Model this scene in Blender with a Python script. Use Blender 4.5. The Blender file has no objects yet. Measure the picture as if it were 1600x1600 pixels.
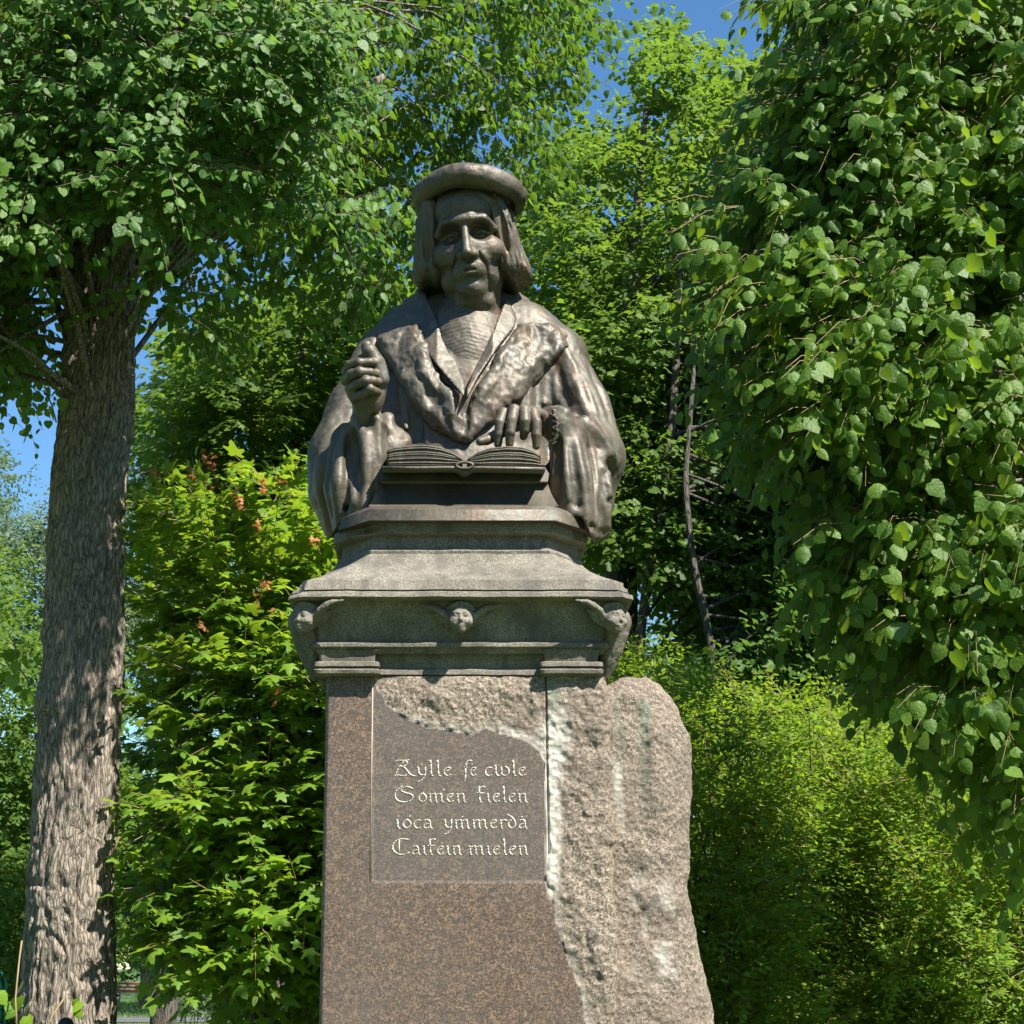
import bpy, math, random
import numpy as np
from mathutils import Vector, Matrix
R_ = math.radians
rng = np.random.default_rng(7)
random.seed(7)

# ---------------------------------------------------------------- camera, sky, sun, exposure
SC = bpy.context.scene
COL = SC.collection
FPX, CX, CY, HOR = 2450.0, 700.0, 800.0, 705.0      # focal length, principal point and horizon offset, in pixels of the 1600 px frame
EYE = 1.6
PITCH = math.atan(HOR / FPX)
CP, SP = math.cos(PITCH), math.sin(PITCH)
cd = bpy.data.cameras.new('camera')
cam = bpy.data.objects.new('camera', cd)
COL.objects.link(cam)
cd.sensor_width = 36.0
cd.lens = 36.0 * FPX / 1600.0
cd.shift_x = (800.0 - CX) / 1600.0
cd.clip_start = 0.1
cd.clip_end = 2000.0
cam.location = (0, 0, EYE)
cam.rotation_euler = (math.pi / 2 + PITCH, 0, 0)
SC.camera = cam

SUN_EL, SUN_AZ = 51.0, 45.0          # azimuth: degrees to the right of the direction from the statue back to the camera
sun_vec = Vector((math.sin(R_(SUN_AZ)) * math.cos(R_(SUN_EL)), -math.cos(R_(SUN_AZ)) * math.cos(R_(SUN_EL)), math.sin(R_(SUN_EL))))
wd = bpy.data.worlds.new('World')
SC.world = wd
wd.use_nodes = True
nt = wd.node_tree
nt.nodes.clear()
sky = nt.nodes.new('ShaderNodeTexSky')
sky.sky_type = 'NISHITA'
sky.sun_disc = False
sky.sun_elevation = R_(SUN_EL)
sky.sun_rotation = math.atan2(sun_vec.x, sun_vec.y)
sky.altitude = 50
sky.air_density = 1.0
sky.dust_density = 0.0
sky.ozone_density = 4.0
bg = nt.nodes.new('ShaderNodeBackground')
bg.inputs['Strength'].default_value = 0.079
wo = nt.nodes.new('ShaderNodeOutputWorld')
hs = nt.nodes.new('ShaderNodeHueSaturation')
hs.inputs['Saturation'].default_value = 1.15
hs.inputs['Hue'].default_value = 0.495
nt.links.new(sky.outputs[0], hs.inputs['Color'])
nt.links.new(hs.outputs[0], bg.inputs[0])
nt.links.new(bg.outputs[0], wo.inputs[0])

ld = bpy.data.lights.new('sun', 'SUN')
ld.energy = 5.0
ld.angle = R_(0.53)
ld.color = (1.0, 0.955, 0.88)
sun = bpy.data.objects.new('sun', ld)
COL.objects.link(sun)
sun.rotation_euler = sun_vec.to_track_quat('Z', 'Y').to_euler()
sun.location = (4, -6, 12)

SC.view_settings.view_transform = 'Standard'
SC.view_settings.look = 'None'
SC.view_settings.exposure = 1.4
SC.view_settings.gamma = 1.0
SC.view_settings.use_curve_mapping = False
SC.render.engine = 'CYCLES'
SC.cycles.max_bounces = 7
SC.cycles.diffuse_bounces = 3
SC.cycles.transmission_bounces = 4
SC.cycles.use_denoising = True

# ---------------------------------------------------------------- helpers
def W(px, py, Y):
    """the point of the place at depth Y that stands at this place of the photograph"""
    a = (CY - py) / FPX
    Z = Y * (a * CP + SP) / (CP - a * SP)
    d = Y * CP + Z * SP
    return Vector(((px - CX) / FPX * d, Y, Z + EYE))

def to_px(P):
    P = np.asarray(P, dtype=np.float64)
    Zr = P[..., 2] - EYE
    d = P[..., 1] * CP + Zr * SP
    return CX + FPX * P[..., 0] / d, CY - FPX * (-P[..., 1] * SP + Zr * CP) / d, d

def tag(o, label=None, cat=None, group=None, kind=None):
    if label: o['label'] = label
    if cat: o['category'] = cat
    if group: o['group'] = group
    if kind: o['kind'] = kind
    return o

def empty(name, loc, rz=0.0):
    o = bpy.data.objects.new(name, None)
    o.empty_display_size = 0.2
    COL.objects.link(o)
    o.location = loc
    o.rotation_euler = (0, 0, rz)
    return o

def mesh_np(name, V, Fc, mat=None, parent=None, smooth=False, attrs=None, world=True):
    """V (n,3); Fc (m,k) or list of such arrays; vertices in world space"""
    V = np.asarray(V, dtype=np.float64)
    if parent is not None and world:
        base = np.array(parent.location)
        pp = parent.parent
        while pp is not None:
            base = base + np.array(pp.location); pp = pp.parent
        V = V - base
    Fs = Fc if isinstance(Fc, list) else [Fc]
    Fs = [np.asarray(f, dtype=np.int32) for f in Fs if len(f)]
    me = bpy.data.meshes.new(name)
    me.vertices.add(len(V))
    me.vertices.foreach_set('co', V.astype(np.float32).ravel())
    nl = sum(f.size for f in Fs); nf = sum(len(f) for f in Fs)
    me.loops.add(nl); me.polygons.add(nf)
    me.loops.foreach_set('vertex_index', np.concatenate([f.ravel() for f in Fs]))
    tot = np.concatenate([np.full(len(f), f.shape[1], dtype=np.int32) for f in Fs])
    st = np.concatenate([[0], np.cumsum(tot)[:-1]]).astype(np.int32)
    me.polygons.foreach_set('loop_start', st)
    me.polygons.foreach_set('loop_total', tot)
    if smooth: me.polygons.foreach_set('use_smooth', np.ones(nf, dtype=bool))
    me.update(calc_edges=True)
    if attrs:
        for k, a in attrs.items():
            at = me.attributes.new(k, 'FLOAT', 'POINT')
            at.data.foreach_set('value', np.asarray(a, dtype=np.float32))
    if mat: me.materials.append(mat)
    o = bpy.data.objects.new(name, me)
    COL.objects.link(o)
    if parent is not None: o.parent = parent
    return o

class MB:
    """collects shapes and links them as one mesh object"""
    def __init__(s): s.V = []; s.F = {}; s.n = 0
    def add(s, V, F):
        V = np.asarray(V, dtype=np.float64)
        for f in (F if isinstance(F, list) else [F]):
            f = np.asarray(f)
            if len(f): s.F.setdefault(f.shape[1], []).append(f + s.n)
        s.V.append(V); s.n += len(V)
        return s
    def box(s, lo, hi):
        x0, y0, z0 = lo; x1, y1, z1 = hi
        return s.add([(x0,y0,z0),(x1,y0,z0),(x1,y1,z0),(x0,y1,z0),(x0,y0,z1),(x1,y0,z1),(x1,y1,z1),(x0,y1,z1)],
                     np.array([(0,3,2,1),(4,5,6,7),(0,1,5,4),(1,2,6,5),(2,3,7,6),(3,0,4,7)]))
    def tube(s, pts, rad, n=8, cap=True):
        pts = [Vector(p) for p in pts]
        if not hasattr(rad, '__len__'): rad = [rad] * len(pts)
        V = []; m = len(pts)
        up = Vector((0.13, 0.97, 0.21)).normalized()
        for i, p in enumerate(pts):
            t = (pts[min(i + 1, m - 1)] - pts[max(i - 1, 0)]).normalized()
            a = t.cross(up)
            if a.length < 0.1: a = t.cross(Vector((1, 0, 0)))
            a.normalize(); b = t.cross(a)
            for k in range(n):
                th = 2 * math.pi * k / n
                V.append(p + (a * math.cos(th) + b * math.sin(th)) * rad[i])
        Fq = [(i*n+k, i*n+(k+1) % n, (i+1)*n+(k+1) % n, (i+1)*n+k) for i in range(m-1) for k in range(n)]
        FF = [np.array(Fq)]
        if cap:
            FF.append(np.array([[k for k in range(n)][::-1], [(m-1)*n+k for k in range(n)]]))
        return s.add([tuple(v) for v in V], FF)
    def build(s, name, mat, parent=None, smooth=False):
        return mesh_np(name, np.concatenate(s.V), [np.concatenate(f) for f in s.F.values()], mat, parent, smooth)

def nrm(v): return v / np.maximum(np.linalg.norm(v, axis=-1, keepdims=True), 1e-9)

_lat = {}
def noise(P, freq, seed=0):
    """smooth value noise in -1..1 at points P (...,3); freq scalar or 3-vector"""
    if seed not in _lat:
        _lat[seed] = np.random.default_rng(100 + seed).uniform(-1, 1, (32, 32, 32)).astype(np.float32)
    L = _lat[seed]
    Q = np.asarray(P) * np.asarray(freq) + 1000.37
    I = np.floor(Q).astype(np.int64); f = Q - I; f = f * f * (3 - 2 * f); I &= 31; J = (I + 1) & 31
    x0, y0, z0 = I[..., 0], I[..., 1], I[..., 2]; x1, y1, z1 = J[..., 0], J[..., 1], J[..., 2]
    fx, fy, fz = f[..., 0], f[..., 1], f[..., 2]
    c00 = L[x0,y0,z0]*(1-fx)+L[x1,y0,z0]*fx; c10 = L[x0,y1,z0]*(1-fx)+L[x1,y1,z0]*fx
    c01 = L[x0,y0,z1]*(1-fx)+L[x1,y0,z1]*fx; c11 = L[x0,y1,z1]*(1-fx)+L[x1,y1,z1]*fx
    return (c00*(1-fy)+c10*fy)*(1-fz)+(c01*(1-fy)+c11*fy)*fz
def fbm(P, freq, octs=3, seed=0):
    freq = np.asarray(freq, dtype=float)
    return sum(noise(P, freq * 2**i, seed + i) * 0.5**i for i in range(octs))

def poly_sd(x, y, poly):
    """signed distance (negative inside) of arrays x, y to a closed polygon"""
    poly = np.asarray(poly, dtype=np.float64)
    d = np.full(x.shape, 1e18); ins = np.zeros(x.shape, dtype=bool)
    for i in range(len(poly)):
        ax, ay = poly[i]; bx, by = poly[(i + 1) % len(poly)]
        ex, ey = bx - ax, by - ay; wx, wy = x - ax, y - ay
        t = np.clip((wx * ex + wy * ey) / max(ex * ex + ey * ey, 1e-12), 0, 1)
        d = np.minimum(d, (wx - ex * t) ** 2 + (wy - ey * t) ** 2)
        c = (ay > y) != (by > y)
        ins ^= c & (x < (bx - ax) * (y - ay) / ((by - ay) if abs(by - ay) > 1e-12 else 1e-12) + ax)
    d = np.sqrt(d)
    return np.where(ins, -d, d)

def sdist_line(x, y, pts):
    pts = np.asarray(pts, dtype=float); d = np.full(x.shape, 1e18)
    for i in range(len(pts) - 1):
        ax, ay = pts[i]; ex, ey = pts[i+1] - pts[i]
        t = np.clip(((x-ax)*ex+(y-ay)*ey)/max(ex*ex+ey*ey, 1e-12), 0, 1)
        d = np.minimum(d, (x-ax-ex*t)**2+(y-ay-ey*t)**2)
    return np.sqrt(d)

class Field:
    """a signed distance volume: shapes are blended into it like clay, then turned into one mesh"""
    def __init__(s, lo, hi, h):
        s.lo = np.array(lo, dtype=float); s.h = h
        s.n = np.ceil((np.array(hi) - s.lo) / h).astype(int) + 1
        s.ax = [s.lo[i] + h * np.arange(s.n[i]) for i in range(3)]
        s.D = np.full(s.n, 0.3, dtype=np.float32)
    def win(s, lo, hi, pad):
        a = np.clip(np.floor((np.array(lo) - pad - s.lo) / s.h).astype(int), 0, s.n)
        b = np.clip(np.ceil((np.array(hi) + pad - s.lo) / s.h).astype(int) + 1, 0, s.n)
        sl = tuple(slice(a[i], b[i]) for i in range(3))
        return sl, s.ax[0][sl[0]][:, None, None], s.ax[1][sl[1]][None, :, None], s.ax[2][sl[2]][None, None, :]
    def comb(s, sl, d, k, op):
        A = s.D[sl]
        if A.size == 0: return
        d = d.astype(np.float32)
        if op == 'u':
            h = np.clip(0.5 + 0.5 * (A - d) / k, 0, 1); s.D[sl] = A * (1-h) + d * h - k * h * (1-h)
        elif op == 's':
            h = np.clip(0.5 - 0.5 * (A + d) / k, 0, 1); s.D[sl] = A * (1-h) - d * h + k * h * (1-h)
        elif op == 'i':
            h = np.clip(0.5 - 0.5 * (A - d) / k, 0, 1); s.D[sl] = A * (1-h) + d * h + k * h * (1-h)
    def ell(s, c, r, k=0.02, op='u', rot=None):
        c = np.array(c, dtype=float); r = np.array(r, dtype=float); m = r.max()
        bb = r if rot is None else np.array([m, m, m])
        sl, X, Y, Z = s.win(c - bb, c + bb, k * 1.3 + 3 * s.h)
        x, y, z = X - c[0], Y - c[1], Z - c[2]
        if rot is not None:
            Rm = np.array(rot)
            x, y, z = (x*Rm[0,0]+y*Rm[1,0]+z*Rm[2,0], x*Rm[0,1]+y*Rm[1,1]+z*Rm[2,1], x*Rm[0,2]+y*Rm[1,2]+z*Rm[2,2])
        k0 = np.sqrt((x/r[0])**2 + (y/r[1])**2 + (z/r[2])**2)
        k1 = np.sqrt((x/r[0]**2)**2 + (y/r[1]**2)**2 + (z/r[2]**2)**2) + 1e-6
        s.comb(sl, k0 * (k0 - 1) / k1, k, op)
    def tube(s, pts, rad, k=0.02, op='u'):
        P = np.array([tuple(p) for p in pts], dtype=float)
        rr = np.array(rad if hasattr(rad, '__len__') else [rad] * len(P), dtype=float)
        m = rr.max()
        sl, X, Y, Z = s.win(P.min(0) - m, P.max(0) + m, k * 1.3 + 3 * s.h)
        d = None
        for i in range(len(P) - 1):
            a, e = P[i], P[i+1] - P[i]
            t = np.clip(((X-a[0])*e[0] + (Y-a[1])*e[1] + (Z-a[2])*e[2]) / max(e @ e, 1e-12), 0, 1)
            q = np.sqrt((X-a[0]-e[0]*t)**2 + (Y-a[1]-e[1]*t)**2 + (Z-a[2]-e[2]*t)**2) - (rr[i] + (rr[i+1]-rr[i]) * t)
            d = q if d is None else np.minimum(d, q)
        s.comb(sl, d, k, op)
    def stroke(s, P, r, amp, taper=True):
        """raise (amp > 0) or carve (amp < 0) a soft ridge along a 3D line"""
        P = np.array([tuple(p) for p in P], dtype=float)
        sl, X, Y, Z = s.win(P.min(0), P.max(0), 2.4 * r)
        if s.D[sl].size == 0: return
        L = np.concatenate([[0], np.cumsum(np.linalg.norm(np.diff(P, axis=0), axis=1))]); T = max(L[-1], 1e-6)
        best = np.full(s.D[sl].shape, 1e9); tt = np.zeros(s.D[sl].shape)
        for i in range(len(P) - 1):
            a, e = P[i], P[i+1] - P[i]
            t = np.clip(((X-a[0])*e[0] + (Y-a[1])*e[1] + (Z-a[2])*e[2]) / max(e @ e, 1e-12), 0, 1)
            q = (X-a[0]-e[0]*t)**2 + (Y-a[1]-e[1]*t)**2 + (Z-a[2]-e[2]*t)**2
            u = (L[i] + (L[i+1]-L[i]) * t) / T
            tt = np.where(q < best, u, tt); best = np.minimum(best, q)
        w = np.exp(-best / (r * r))
        if taper: w = w * np.clip(np.sqrt(np.maximum(np.sin(np.pi * np.clip(tt, 0.02, 0.98)), 0)), 0, 1)
        s.D[sl] -= (amp * w).astype(np.float32)
    def sample(s, P):
        q = (np.asarray(P) - s.lo) / s.h
        q = np.clip(q, 0, s.n - 1.001); i = q.astype(int); f = q - i
        o = 0
        for a in (0, 1):
            for b in (0, 1):
                for c in (0, 1):
                    w = (f[..., 0] if a else 1-f[..., 0]) * (f[..., 1] if b else 1-f[..., 1]) * (f[..., 2] if c else 1-f[..., 2])
                    o = o + w * s.D[i[..., 0]+a, i[..., 1]+b, i[..., 2]+c]
        return o
    def hit(s, px, py, fall=None):
        """the first point of the surface seen at this place of the photograph"""
        a, b = W(px, py, s.lo[1]), W(px, py, s.lo[1] + s.h * (s.n[1] - 1))
        t = np.linspace(0, 1, 500)[:, None]
        P = np.array(a)[None] * (1-t) + np.array(b)[None] * t
        inb = np.all((P >= s.lo) & (P <= s.lo + s.h * (s.n - 1)), axis=1)
        v = np.where(inb, s.sample(P), 1.0)
        k = np.argmax(v < 0)
        return P[k] if v[k] < 0 else (np.array(W(px, py, fall)) if fall else P[np.argmin(v)])
    def px_stroke(s, pts, r, amp, fall=None, taper=True, off=0.0):
        P = []
        for i in range(len(pts) - 1):
            for t in (0, 0.5): P.append((pts[i][0]*(1-t)+pts[i+1][0]*t, pts[i][1]*(1-t)+pts[i+1][1]*t))
        P.append(pts[-1])
        Q = [s.hit(x, y, fall) + np.array([0, off, 0]) for x, y in P]
        s.stroke(Q, r, amp, taper)
    def mesh(s, name, mat, parent, disp=None, attrs=None, post=None):
        D = s.D
        D[0] = D[-1] = 0.1; D[:, 0] = D[:, -1] = 0.1; D[:, :, 0] = D[:, :, -1] = 0.1
        I = D < 0
        cnt = sum(I[a:I.shape[0]-1+a, b:I.shape[1]-1+b, c:I.shape[2]-1+c].astype(np.int8) for a in (0,1) for b in (0,1) for c in (0,1))
        act = np.argwhere((cnt > 0) & (cnt < 8))
        cid = np.full(cnt.shape, -1, dtype=np.int32); cid[act[:,0], act[:,1], act[:,2]] = np.arange(len(act))
        cs = [(a,b,c) for a in (0,1) for b in (0,1) for c in (0,1)]
        val = np.stack([D[act[:,0]+a, act[:,1]+b, act[:,2]+c] for a,b,c in cs], 1)
        acc = np.zeros((len(act), 3)); nn = np.zeros(len(act))
        for i in range(8):
            for j in range(i+1, 8):
                if sum(abs(cs[i][q]-cs[j][q]) for q in range(3)) != 1: continue
                m = (val[:, i] < 0) != (val[:, j] < 0)
                t = val[:, i] / np.where(m, val[:, i]-val[:, j], 1)
                p = np.array(cs[i])[None] + (np.array(cs[j])-np.array(cs[i]))[None] * t[:, None]
                acc += np.where(m[:, None], p, 0); nn += m
        V = s.lo + s.h * (act + acc / nn[:, None])
        Q = []
        for axn in range(3):
            u, w = [(1,2),(2,0),(0,1)][axn]
            A = [slice(None)]*3; B = [slice(None)]*3; A[axn] = slice(0,-1); B[axn] = slice(1,None)
            E = np.argwhere(I[tuple(A)] != I[tuple(B)])
            E = E[(E[:,u] > 0) & (E[:,w] > 0) & (E[:,u] < D.shape[u]-1) & (E[:,w] < D.shape[w]-1)]
            fl = I[E[:,0], E[:,1], E[:,2]]
            def c_(du, dw):
                e = E.copy(); e[:,u] -= du; e[:,w] -= dw
                return cid[e[:,0], e[:,1], e[:,2]]
            q = np.stack([c_(1,1), c_(0,1), c_(0,0), c_(1,0)], 1)
            q[~fl] = q[~fl][:, ::-1]
            Q.append(q)
        Q = np.concatenate(Q); Q = Q[(Q >= 0).all(1)]
        e = s.h
        G = np.stack([s.sample(V + np.eye(3)[i]*e) - s.sample(V - np.eye(3)[i]*e) for i in range(3)], -1)
        N = nrm(G)
        if disp is not None: V = V + N * disp(V, N)[:, None]
        if post is not None: V = post(V)
        at = attrs(V, N) if attrs else None
        return mesh_np(name, V, Q, mat, parent, smooth=True, attrs=at)

def loft(rows, close_top=True, close_bot=True, sub=0, hard=True):
    """rows: list of closed outlines (k,3) from bottom to top, same k; returns V, F"""
    V = []; F = []; k = len(rows[0]); n = 0; last = None
    for i in range(len(rows) - 1):
        a = np.array(rows[i]); b = np.array(rows[i+1])
        V += [a, b]
        for j in range(k):
            F.append((n+j, n+(j+1) % k, n+k+(j+1) % k, n+k+j))
        n += 2*k
    FF = [np.array(F)]
    caps = []
    if close_bot: V.append(np.array(rows[0])); caps.append([n+j for j in range(k)][::-1]); n += k
    if close_top: V.append(np.array(rows[-1])); caps.append([n+j for j in range(k)]); n += k
    if caps: FF.append(np.array(caps))
    return np.concatenate(V), FF

# ---------------------------------------------------------------- materials
class NB:
    def __init__(s, name):
        s.m = bpy.data.materials.new(name); s.m.use_nodes = True; s.t = s.m.node_tree; s.t.nodes.clear()
        s.out = s.t.nodes.new('ShaderNodeOutputMaterial')
    def n(s, typ, ins=None, **kw):
        nd = s.t.nodes.new(typ)
        for k, v in kw.items(): setattr(nd, k, v)
        for k, v in (ins or {}).items():
            if isinstance(v, bpy.types.NodeSocket): s.t.links.new(v, nd.inputs[k])
            else: nd.inputs[k].default_value = v
        return nd
    def co(s): return s.n('ShaderNodeNewGeometry').outputs['Position']
    def noise(s, v, scale, detail=4, rough=0.55, dist=0):
        return s.n('ShaderNodeTexNoise', {'Vector': v, 'Scale': scale, 'Detail': detail, 'Roughness': rough, 'Distortion': dist}).outputs['Fac']
    def vor(s, v, scale, feature='F1', out='Distance', rnd=1.0):
        return s.n('ShaderNodeTexVoronoi', {'Vector': v, 'Scale': scale, 'Randomness': rnd}, feature=feature).outputs[out]
    def scale(s, v, xyz): return s.n('ShaderNodeMapping', {'Vector': v, 'Scale': xyz}).outputs[0]
    def ramp(s, f, stops, interp='LINEAR'):
        r = s.n('ShaderNodeValToRGB', {'Fac': f}); cr = r.color_ramp; cr.interpolation = interp
        while len(cr.elements) < len(stops): cr.elements.new(0.5)
        for e, (p, c) in zip(cr.elements, stops):
            e.position = p; e.color = (c, c, c, 1) if not hasattr(c, '__len__') else (c[0], c[1], c[2], 1)
        return r.outputs[0]
    def mix(s, f, a, b, mode='MIX'):
        nd = s.t.nodes.new('ShaderNodeMix'); nd.data_type = 'RGBA'; nd.blend_type = mode
        for idx, v in ((0, f), (6, a), (7, b)):
            if isinstance(v, bpy.types.NodeSocket): s.t.links.new(v, nd.inputs[idx])
            elif idx == 0: nd.inputs[0].default_value = v
            else: nd.inputs[idx].default_value = (v[0], v[1], v[2], 1)
        return nd.outputs[2]
    def math(s, op, a, b=0.0, c=None):
        nd = s.n('ShaderNodeMath', operation=op)
        for i, v in enumerate((a, b) + ((c,) if c is not None else ())):
            if isinstance(v, bpy.types.NodeSocket): s.t.links.new(v, nd.inputs[i])
            else: nd.inputs[i].default_value = v
        return nd.outputs[0]
    def attr(s, name): return s.n('ShaderNodeAttribute', attribute_name=name).outputs['Fac']
    def bump(s, h, strength, dist, normal=None):
        ins = {'Height': h, 'Strength': strength, 'Distance': dist}
        if normal is not None: ins['Normal'] = normal
        return s.n('ShaderNodeBump', ins).outputs[0]
    def pbsdf(s, color, rough=0.6, metal=0.0, normal=None, **kw):
        ins = {'Base Color': color if isinstance(color, bpy.types.NodeSocket) else (*color, 1), 'Roughness': rough, 'Metallic': metal}
        if normal is not None: ins['Normal'] = normal
        ins.update(kw)
        b = s.n('ShaderNodeBsdfPrincipled', ins)
        s.t.links.new(b.outputs[0], s.out.inputs[0]); return b

def mat_bronze(crevice=True):
    b = NB('weathered_bronze'); p = b.co()
    n1 = b.noise(p, 5.0, 5, 0.6); n2 = b.noise(b.scale(p, (16, 16, 1.6)), 1.0, 4, 0.6); n3 = b.noise(p, 60, 4, 0.7)
    base = b.ramp(n1, [(0.3, (0.050, 0.042, 0.030)), (0.5, (0.078, 0.066, 0.047)), (0.7, (0.110, 0.094, 0.069))])
    run = b.ramp(n2, [(0.52, 0.0), (0.68, 0.55)])
    c = b.mix(run, base, (0.15, 0.080, 0.040))
    run2 = b.ramp(b.noise(b.scale(p, (22, 22, 1.0)), 1.3, 3), [(0.60, 0.0), (0.72, 0.5)])
    c = b.mix(run2, c, (0.10, 0.15, 0.125))
    c = b.mix(b.ramp(n3, [(0.45, 0.0), (0.8, 0.4)]), c, (0.20, 0.18, 0.145))
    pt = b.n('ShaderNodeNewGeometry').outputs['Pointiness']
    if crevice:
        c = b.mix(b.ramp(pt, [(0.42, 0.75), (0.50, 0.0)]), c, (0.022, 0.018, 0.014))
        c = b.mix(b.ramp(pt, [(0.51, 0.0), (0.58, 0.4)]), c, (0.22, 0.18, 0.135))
    nm = b.bump(n3, 0.25, 0.004, b.bump(b.noise(p, 22, 3), 0.3, 0.01))
    r = b.ramp(n1, [(0.3, 0.46), (0.7, 0.62)])
    b.pbsdf(c, r, 0.32, nm)
    return b.m

def mat_stone():
    b = NB('grey_weathered_stone'); p = b.co()
    sp = b.noise(p, 160, 2, 0.8); big = b.noise(p, 3.2, 5, 0.65)
    c = b.ramp(sp, [(0.28, (0.048, 0.040, 0.031)), (0.45, (0.150, 0.134, 0.105)), (0.6, (0.240, 0.216, 0.170)), (0.8, (0.40, 0.362, 0.29))])
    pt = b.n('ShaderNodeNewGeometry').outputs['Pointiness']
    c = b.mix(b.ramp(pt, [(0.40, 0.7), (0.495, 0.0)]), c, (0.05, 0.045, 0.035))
    c = b.mix(b.ramp(b.noise(p, 7.0, 5, 0.7), [(0.56, 0.0), (0.66, 0.7)]), c, (0.085, 0.078, 0.062))
    c = b.mix(b.ramp(big, [(0.35, 0.0), (0.6, 0.4)]), c, (0.19, 0.165, 0.125), 'MULTIPLY')
    c = b.mix(b.ramp(b.noise(b.scale(p, (13, 13, 1.6)), 1.2, 5), [(0.48, 0.0), (0.66, 0.7)]), c, (0.075, 0.066, 0.052))
    nm = b.bump(b.noise(p, 90, 4, 0.7), 0.5, 0.004, b.bump(b.noise(p, 14, 5, 0.65), 0.45, 0.012))
    b.pbsdf(c, 0.85, 0.0, nm)
    return b.m

def mat_shaft():
    """attributes: rough 0..1 (quarry face), white (lime), green (copper run), panel (greyer polished field)"""
    b = NB('red_granite'); p = b.co()
    s1 = b.noise(p, 190, 2, 0.85); s2 = b.vor(p, 190, out='Color'); s2 = b.n('ShaderNodeSeparateColor', {'Color': s2}).outputs[0]
    pol = b.ramp(s2, [(0.0, (0.022, 0.020, 0.019)), (0.30, (0.058, 0.042, 0.032)), (0.62, (0.130, 0.080, 0.052)), (1.0, (0.24, 0.17, 0.12))])
    pol = b.mix(b.ramp(s1, [(0.45, 0.0), (0.7, 0.6)]), pol, (0.22, 0.15, 0.105))
    pol = b.mix(b.ramp(b.noise(p, 28, 4, 0.7), [(0.45, 0.0), (0.62, 0.55)]), pol, (0.055, 0.048, 0.044))
    lo = b.noise(p, 2.0, 3)
    pol = b.mix(b.ramp(lo, [(0.4, 0.0), (0.7, 0.35)]), pol, (0.10, 0.098, 0.09))
    pan = b.mix(b.math('MULTIPLY', b.attr('panel'), 0.30), pol, (0.105, 0.100, 0.094))
    rg = b.ramp(s2, [(0.0, (0.09, 0.070, 0.053)), (0.25, (0.29, 0.225, 0.168)), (0.6, (0.45, 0.36, 0.275)), (1.0, (0.66, 0.56, 0.45))])
    rg = b.mix(b.ramp(b.noise(p, 38, 5, 0.75), [(0.30, 0.75), (0.50, 0.0)]), rg, (0.13, 0.095, 0.07))
    rg = b.mix(b.ramp(b.noise(p, 6, 4), [(0.5, 0.0), (0.7, 0.5)]), rg, (0.34, 0.27, 0.20))
    rg = b.mix(b.ramp(b.noise(p, 2.6, 5, 0.6), [(0.42, 0.0), (0.62, 0.45)]), rg, (0.22, 0.175, 0.14))
    c = b.mix(b.attr('rough'), pan, rg)
    wn = b.noise(b.scale(p, (40, 40, 14)), 1.0, 5, 0.7)
    wf = b.math('MULTIPLY', b.attr('white'), b.ramp(wn, [(0.25, 0.55), (0.45, 1.0)]))
    c = b.mix(wf, c, (0.84, 0.77, 0.67))
    gf = b.math('MULTIPLY', b.attr('green'), b.ramp(wn, [(0.3, 0.4), (0.6, 1.0)]))
    c = b.mix(gf, c, (0.20, 0.32, 0.23))
    rr = b.attr('rough')
    h = b.math('MULTIPLY', b.math('ADD', b.noise(p, 70, 8, 0.85), b.math('MULTIPLY', b.vor(p, 42), 0.8)), rr)
    nm = b.bump(h, 1.0, 0.022)
    rgh = b.math('MULTIPLY_ADD', rr, 0.38, 0.50)
    b.pbsdf(c, rgh, 0.0, nm, **{'Specular IOR Level': 0.35})
    return b.m

def mat_plain(name, col, rough=0.6, metal=0.0, var=0.25, sc=8.0, bump=0.2):
    b = NB(name); p = b.co(); n = b.noise(p, sc, 5)
    c = b.mix(b.ramp(n, [(0.3, 0.0), (0.7, 1.0)]), tuple(x * (1 - var) for x in col), tuple(min(x * (1 + var), 1) for x in col))
    b.pbsdf(c, rough, metal, b.bump(n, bump, 0.01))
    return b.m

def mat_bark(name, dark, mid, light, sc=1.0):
    b = NB(name); p = b.co()
    d = b.n('ShaderNodeVectorMath', {0: p, 1: b.n('ShaderNodeVectorMath', {0: b.n('ShaderNodeTexNoise', {'Vector': p, 'Scale': 5 * sc, 'Detail': 3}).outputs['Color'], 1: (0.09, 0.09, 0.09)}, operation='MULTIPLY').outputs[0]}, operation='ADD').outputs[0]
    v = b.vor(b.scale(d, (44 * sc, 44 * sc, 5 * sc)), 1.0, 'DISTANCE_TO_EDGE')
    n = b.noise(b.scale(p, (60 * sc, 60 * sc, 14 * sc)), 1.0, 6, 0.8)
    f = b.math('ADD', b.math('MULTIPLY', b.ramp(v, [(0.0, 0.0), (0.22, 1.0)]), 0.38), b.math('MULTIPLY', n, 0.85))
    c = b.ramp(f, [(0.38, dark), (0.56, mid), (0.88, light)])
    c = b.mix(b.ramp(b.noise(p, 2.2, 3), [(0.5, 0.0), (0.75, 0.3)]), c, (0.17, 0.19, 0.13))
    b.pbsdf(c, 0.9, 0.0, b.bump(f, 0.9, 0.02 / sc))
    return b.m

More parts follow.
